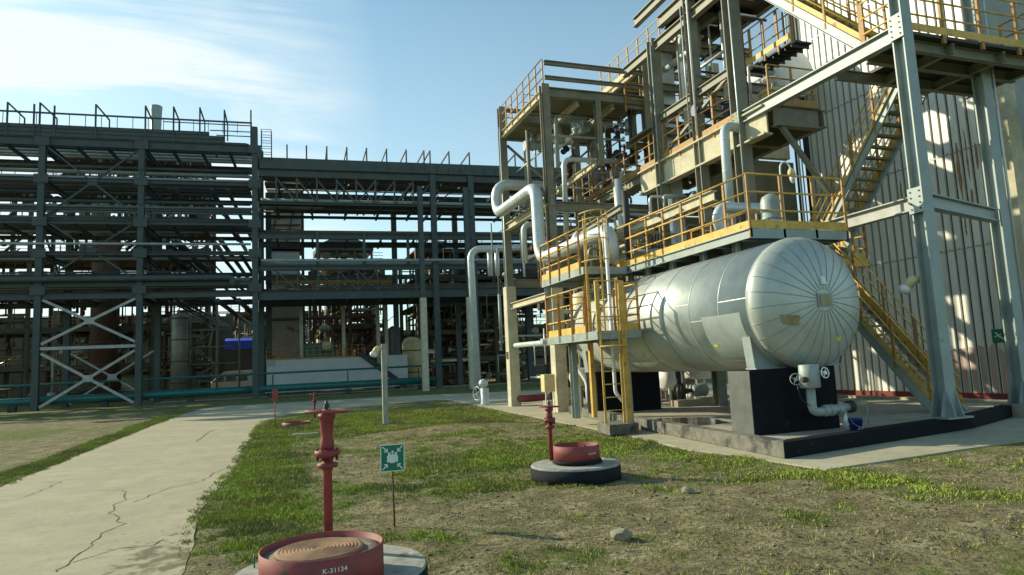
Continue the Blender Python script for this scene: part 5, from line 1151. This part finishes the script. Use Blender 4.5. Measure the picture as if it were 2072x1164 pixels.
# stand columns behind
for i, (x, h) in enumerate(((2.7, 8.5), (6.6, 8.4), (10.7, 8.5), (9.9, 8.4))):
    mb = MB(); mb.bar((x, 67.5, .2), (x, 67.5, h), .32, .32); tag(mb.build('slim_column', 'unitpipe'), ['slim pale column first from the left above the low wall', 'slim pale column second from the left above the low wall', 'slim pale column at the right end of the low wall', 'slim darker column just left of the low wall end'][i], 'column', 'slim columns above the low wall')
def unit_block(x0, x1, y0, y1, H, nlev, label, seed, dens=1., mt='unit', name='process_unit', pr=None):
    """open steel structure crowded with vessels, pipes and stairs"""
    rr = random.Random(seed); u = T(name, label, 'process unit', ((x0+x1)/2, (y0+y1)/2, 0))
    nx_ = max(1, round((x1-x0)/4.5))
    for i in range(nx_+1):
        for y in (y0, y1): mb = MB(); mb.bar((x0+(x1-x0)*i/nx_, y, 0), (x0+(x1-x0)*i/nx_, y, H), .38, .38); mb.build('column', mt, u)
    for L_ in range(1, nlev+1):
        z = H*L_/nlev; mb = MB(); mb.box(x0, x1, y0, y1, z-.1, z)
        for y in (y0, y1): mb.bar((x0, y, z-.25), (x1, y, z-.25), .25, .45)
        mb.build('deck', mt, u)
        mb = MB()
        for q in (.4, .75, 1.1): mb.bar((x0, y0, z+q), (x1, y0, z+q), .05, .05)
        for i in range(int((x1-x0)/1.2)): mb.bar((x0+i*1.2, y0, z), (x0+i*1.2, y0, z+1.1), .06, .06)
        mb.build('railing', rr.choice(['rustyel', 'unit', 'unit']), u)
    for q, mtt in enumerate(('unitpipe', 'unit', 'unitbrown', 'unit', 'cream' if pr else 'unitpipe')):
        mb = MB()
        for i in range(int(30*dens)):
            x, y, z = rr.uniform(x0, x1), rr.uniform(y0-.3, y1), rr.uniform(0.2, H*.96); r_ = rr.choice((.05, .07, .1, .16)); k = rr.random()
            if k < .5: pts = [(x, y, z), (x, y, min(H, z+rr.uniform(1, 5)))]
            elif k < .85: pts = [(x, y, z), (min(x1, x+rr.uniform(1, 5)), y, z)]
            else: pts = [(x, y, z), (min(x1, x+rr.uniform(1, 3)), y, min(H, z+rr.uniform(1, 3)))]
            mb.tube(pts, r_, 6)
            if rr.random() < .4: mb.lathe(pts[0], (0, 0, 1), [(0, -.3), (r_*3, -.2), (r_*3, .2), (0, .3)], 8)
        mb.build(['silver_pipework', 'dark_pipework', 'rusty_pipework', 'black_pipework', 'light_pipework'][q], mtt, u)['kind'] = 'stuff'
    for i in range(int(4*dens)):
        x = rr.uniform(x0+1, x1-1); L_ = rr.randrange(nlev); z = H*L_/nlev; r_ = rr.uniform(.5, 1.0); mb = MB(); hh = min(H/nlev*.8, rr.uniform(1.5, 3.2))
        mb.lathe((x, (y0+y1)/2, z), (0, 0, 1), [(r_, 0), (r_, hh-.3), (r_*.6, hh-.05), (0, hh)], 16); mb.build('vessel', rr.choice(['unitpipe', 'unit', 'cream', 'unit']), u)
    return u
unit_block(-40, -24, 84, 92, 24, 6, 'dark process unit beyond the left edge of the tall rack', 1, 1.3)
unit_block(-22, -6.5, 80, 90, 27, 7, 'dense rusty process unit showing behind the cross braced bay', 2, 4.6)
unit_block(-5.5, 7.5, 108, 118, 11.5, 3, 'low dark unit far behind the white van', 3, 1.5)
unit_block(4.6, 12.5, 80, 88, 14.6, 4, 'brown process unit with air coolers seen above the low wall', 4, 2.8, pr=1)
unit_block(14.5, 27, 70, 80, 14.5, 5, 'tangled unit of pipes and drums behind the right part of the lower rack', 5, 5.5, pr=1)
unit_block(28, 50, 74, 84, 16, 5, 'pipework unit hidden behind the process frame', 6, 2.0)
unit_block(-60, -41, 90, 100, 18, 4, 'distant unit at the far left edge', 8, 1)
# brick concrete tower
tw = T('concrete_tower', 'blocky stained concrete tower behind the lower rack next to the tall column', 'tower', (1.3, 77, 0))
mb = MB(); mb.box(-.2, 3.0, 75, 79, 0, 12.0); mb.box(-.15, 2.95, 75.1, 79, 12.3, 14.9); mb.box(-.2, 3.0, 75, 79, 15.8, 17.0); mb.box(-.3, 3.1, 74.9, 79, 17.2, 22.6); mb.build('shaft', 'tower', tw); mb = MB(); mb.box(-.1, 2.9, 74.9, 75.05, 12.4, 14.7); mb.box(.1, 2.8, 74.85, 74.95, 9.2, 11.4); mb.build('pale_panel', 'whitewall', tw)
mb = MB(); mb.box(-.35, 3.4, 74.8, 79.2, 15.1, 15.5); mb.box(-.35, 3.4, 74.8, 79.2, 12.0, 12.3); mb.box(-.35, 3.3, 74.8, 79.2, 22.5, 22.8); mb.build('ledge', 'steeldk', tw)
mb = MB(); mb.box(3.1, 3.4, 74.9, 75.2, 0, 22.5); mb.build('corner_column', 'steeldk', tw)
mb = MB()
for z in (17.6, 18.4, 19.2, 20.0, 20.8, 21.6): mb.bar((-.2, 74.8, z), (3.0, 74.8, z+.1), .1, .12)
for a in (0, 1.6): mb.bar((a, 74.75, 15.6), (a+1.4, 74.75, 22.3), .12, .12)
mb.build('ribs', 'brown', tw)
mb = MB(); mb.box(-.5, 13, 73.5, 74, 11.2, 12.1); tag(mb.build('crane_girder', 'rustyel'), 'faded orange yellow girder behind the bottom truss of the lower rack', 'girder')
# air cooler roof
ac = T('air_cooler', 'air cooler hood on short legs above the brown unit', 'air cooler', (8, 82, 14.7))
mb = MB(); mb.box(5, 11.5, 80.5, 86, 16.0, 16.6); mb.add([(5, 80.5, 16.6), (11.5, 80.5, 16.6), (11.5, 86, 16.6), (5, 86, 16.6), (6.8, 81.5, 17.6), (9.6, 81.5, 17.6), (9.6, 85, 17.6), (6.8, 85, 17.6)], [(0, 1, 5, 4), (1, 2, 6, 5), (2, 3, 7, 6), (3, 0, 4, 7), (4, 5, 6, 7)]); mb.build('hood', 'unit', ac)
for x in (5.3, 7.3, 9.3, 11.3): mb = MB(); mb.bar((x, 80.7, 14.6), (x, 80.7, 16.1), .25, .25); mb.build('leg', 'unit', ac)
for x in (6.2, 8.2, 10.2): mb = MB(); mb.lathe((x, 82, 15.3), (0, 0, 1), [(.4, 0), (.9, .2), (.9, .7)], 16); mb.build('fan_ring', 'unitpipe', ac)
ch_ = T('chimney', 'grey flue chimney showing above the tall rack', 'chimney', (-12.5, 86, 0))
mb = MB(); mb.lathe((-12.5, 86, 0), (0, 0, 1), [(.62, 0), (.62, 30.6), (.54, 31.2), (.62, 33.4), (.66, 33.8), (.5, 33.9)], 20); mb.build('flue', 'steelgr', ch_)
for x, y, z1, r_, lb, mt in ((18.3, 76, 16.5, .75, 'tall grey slim tower behind the right columns of the lower rack', 'unitpipe'), (-8.85, 77.5, 8.8, .8, 'pale vertical vessel below the tall rack near its middle', 'unitpipe'), (13.7, 70, 5.2, 1.0, 'beige round tank right of the low wall', 'cream'), (-16, 79, 19, 1.2, 'big round vessel high behind the braced bay', 'unitbrown')):
    t_ = T('column_vessel', lb, 'vessel', (x, y, 0)); mb = MB(); mb.lathe((x, y, 0), (0, 0, 1), [(r_, 0), (r_, z1-r_*.6), (r_*.75, z1-.2), (0, z1)], 28); mb.build('shell', mt, t_)
    for q in range(int(z1/2.2)): mb = MB(); mb.lathe((x, y, 1.5+q*2.2), (0, 0, 1), [(r_, 0), (r_+.05, .0), (r_+.05, .1), (r_, .1)], 28); mb.build('band', 'unit', t_)
# scaffolding under the tall rack
sc = T('scaffold', 'slender pipe scaffold standing below the tall rack behind the van', 'scaffold', (-7, 85, 0))
mb = MB()
for x in (-8, -5.4, -3.2):
    for y in (78, 79.5): mb.tube([(x, y, 0), (x, y, 10.2)], .06, 6)
for z in (1.6, 3.4, 5.2, 7.0, 8.8): mb.tube([(-8, 78, z), (-3.2, 78, z)], .05, 6); mb.tube([(-8, 79.5, z), (-3.2, 79.5, z)], .05, 6)
for z in (1.6, 5.2): mb.tube([(-8, 78, z), (-5.4, 78, z+1.8)], .05, 6); mb.tube([(-5.4, 78, z+1.8), (-8, 78, z+3.6)], .05, 6)
mb.build('tubes', 'unitpipe', sc)
sh = T('blue_canopy', 'dark shelter with a bright blue canopy strip behind the van', 'canopy', (-3.9, 100, 0))
mb = MB(); mb.box(-5.9, -1.6, 99.9, 100.0, 5.75, 6.85); mb.add([(-5.9, 99.9, 6.85), (-1.6, 99.9, 6.85), (-1.6, 102, 7.3), (-5.9, 102, 7.3)], [(0, 1, 2, 3)]); mb.build('awning', 'tarp', sh)
mb = MB(); mb.box(-5.8, -1.7, 100.4, 102, 0, 5.75); mb.build('hut', 'steeldk', sh)
for x in (-5.7, -1.8): mb = MB(); mb.bar((x, 100, 0), (x, 100, 5.8), .15); mb.build('post', 'steeldk', sh)
hz = T('far_hall', 'dark far hall with a roof lantern seen in the gap under the tall rack', 'building', (-2, 130, 0))
mb = MB(); mb.box(-12, 1.5, 130, 140, 0, 12.8); mb.build('hall', 'unit', hz); mb = MB(); mb.box(-4.4, -2.6, 130, 134, 12.8, 14.2); mb.box(-7.5, -.5, 130, 134, 12.8, 13.2); mb.build('roof_lantern', 'unit', hz)
# far stairs
fs = T('far_stairs', 'dark stair flight beside the slim columns above the low wall', 'stairs', (10, 72, 0))
mb = MB(); mb.bar((6.9, 72, 2.2), (12.2, 72, 6.4), .1, .3); mb.bar((6.9, 73, 2.2), (12.2, 73, 6.4), .1, .3); mb.bar((6.9, 72, 3.3), (12.2, 72, 7.5), .07, .07); mb.build('stringer', 'unitbrown', fs)
mb = MB()
for i in range(18): mb.box(6.9+i*.3, 7.2+i*.3, 72.05, 72.95, 2.3+i*.235, 2.34+i*.235)
mb.build('treads', 'unit', fs)
pipe([(-.4, 71, 7.3), (10.2, 71, 7.5)], .16, 'unitbrown', 'rusty red pipe crossing above the low wall')
ge = T('green_container', 'dark green equipment box above the low wall', 'container', (4.2, 71.5, 3.2)); mb = MB(); mb.box(3.2, 6.0, 71, 73, 3.2, 4.9); mb.build('box', mt_ if 0 else 'green', ge); mb = MB(); mb.box(3.2, 6.0, 71, 73, 3.0, 3.19); mb.build('skid', 'steeldk', ge)
mo = T('yellowish_motor', 'cream pump motor above the low wall in the sky gap', 'motor', (5.0, 69.5, 3.2)); mb = MB(); mb.lathe((4.7, 69.5, 4.5), (1, 0, 0), [(0, 0), (.45, .05), (.45, .7), (.3, .9), (0, .95)], 18); mb.build('motor', 'cream', mo); mb = MB(); mb.tube([(5.0, 69.5, 4.8), (5.0, 69.5, 6.2)], .15, 10); mb.lathe((5.0, 69.5, 6.0), (0, 0, 1), [(.5, 0), (.6, .3), (.3, .6), (0, .65)], 14); mb.build('riser', 'unitpipe', mo)
# van
vn = T('white_van', 'white van with sloped nose parked behind the racks', 'van', (-4.8, 90, 0))
prof_v = [(-7.25, .55), (-7.3, 1.05), (-6.9, 1.3), (-5.45, 2.55), (-5.2, 2.65), (-1.9, 2.7), (-1.75, 2.5), (-1.75, .5), (-6.9, .45)]
mb = MB(); k = len(prof_v); mb.add([(x, 89, z) for x, z in prof_v]+[(x, 91, z) for x, z in prof_v], [tuple(range(k)), tuple(range(2*k-1, k-1, -1))]+[(i, k+i, k+(i+1) % k, (i+1) % k) for i in range(k)]); mb.build('body', 'white', vn, bevel=.05)
for (a, b) in ((-5.1, -4.0), (-3.75, -2.7)): mb = MB(); mb.box(a, b, 88.97, 89.0, 1.45, 2.2); mb.build('window', 'glass', vn)
mb = MB(); mb.add([(-6.5, 88.98, 1.45), (-5.35, 88.98, 1.45), (-5.35, 88.98, 2.3)], [(0, 1, 2)]); mb.build('window', 'glass', vn)
for x in (-6.3, -2.7):
    mb = MB(); mb.lathe((x, 88.93, .4), (0, 1, 0), [(.25, 0), (.38, 0), (.4, .05), (.4, .25)], 20); wh = mb.build('wheel', 'black', vn); WL[wh.name] = WL[vn.name]
    mb = MB(); mb.lathe((x, 88.92, .4), (0, 1, 0), [(0, 0), (.22, .01), (.24, .04)], 16); mb.build('rim', 'steelgr', wh)
# far horizon strip of plant
for (x0, x1, y, h, lb) in ((-75, -8.5, 128, 13, 'long dark hall closing the view behind the tall rack units'), (8, 60, 122, 9, 'long dark hall behind the tangled units on the right')):
    mb = MB(); mb.box(x0, x1, y, y+8, 0, h)
    for i in range(int((x1-x0)/6)): mb.box(x0+i*6, x0+i*6+2, y-.4, y-.02, 0, h+rq.uniform(.3, 1.6))
    tag(mb.build('dark_hall', 'unit'), lb, 'building')
for i in range(14):
    x = -95+i*15+rq.uniform(-3, 3); h = rq.uniform(4, 9)
    mb = MB(); mb.box(x, x+rq.uniform(6, 11), 190, 200, 0, h); mb.box(x+1, x+3, 191, 195, h, h+rq.uniform(.6, 2)); mb.bar((x+4, 193, h), (x+4, 193, h+rq.uniform(1, 5)), .4)
    tag(mb.build('far_building', 'unit'), 'low dark industrial building on the far horizon behind the plant', 'building', 'far industrial buildings')
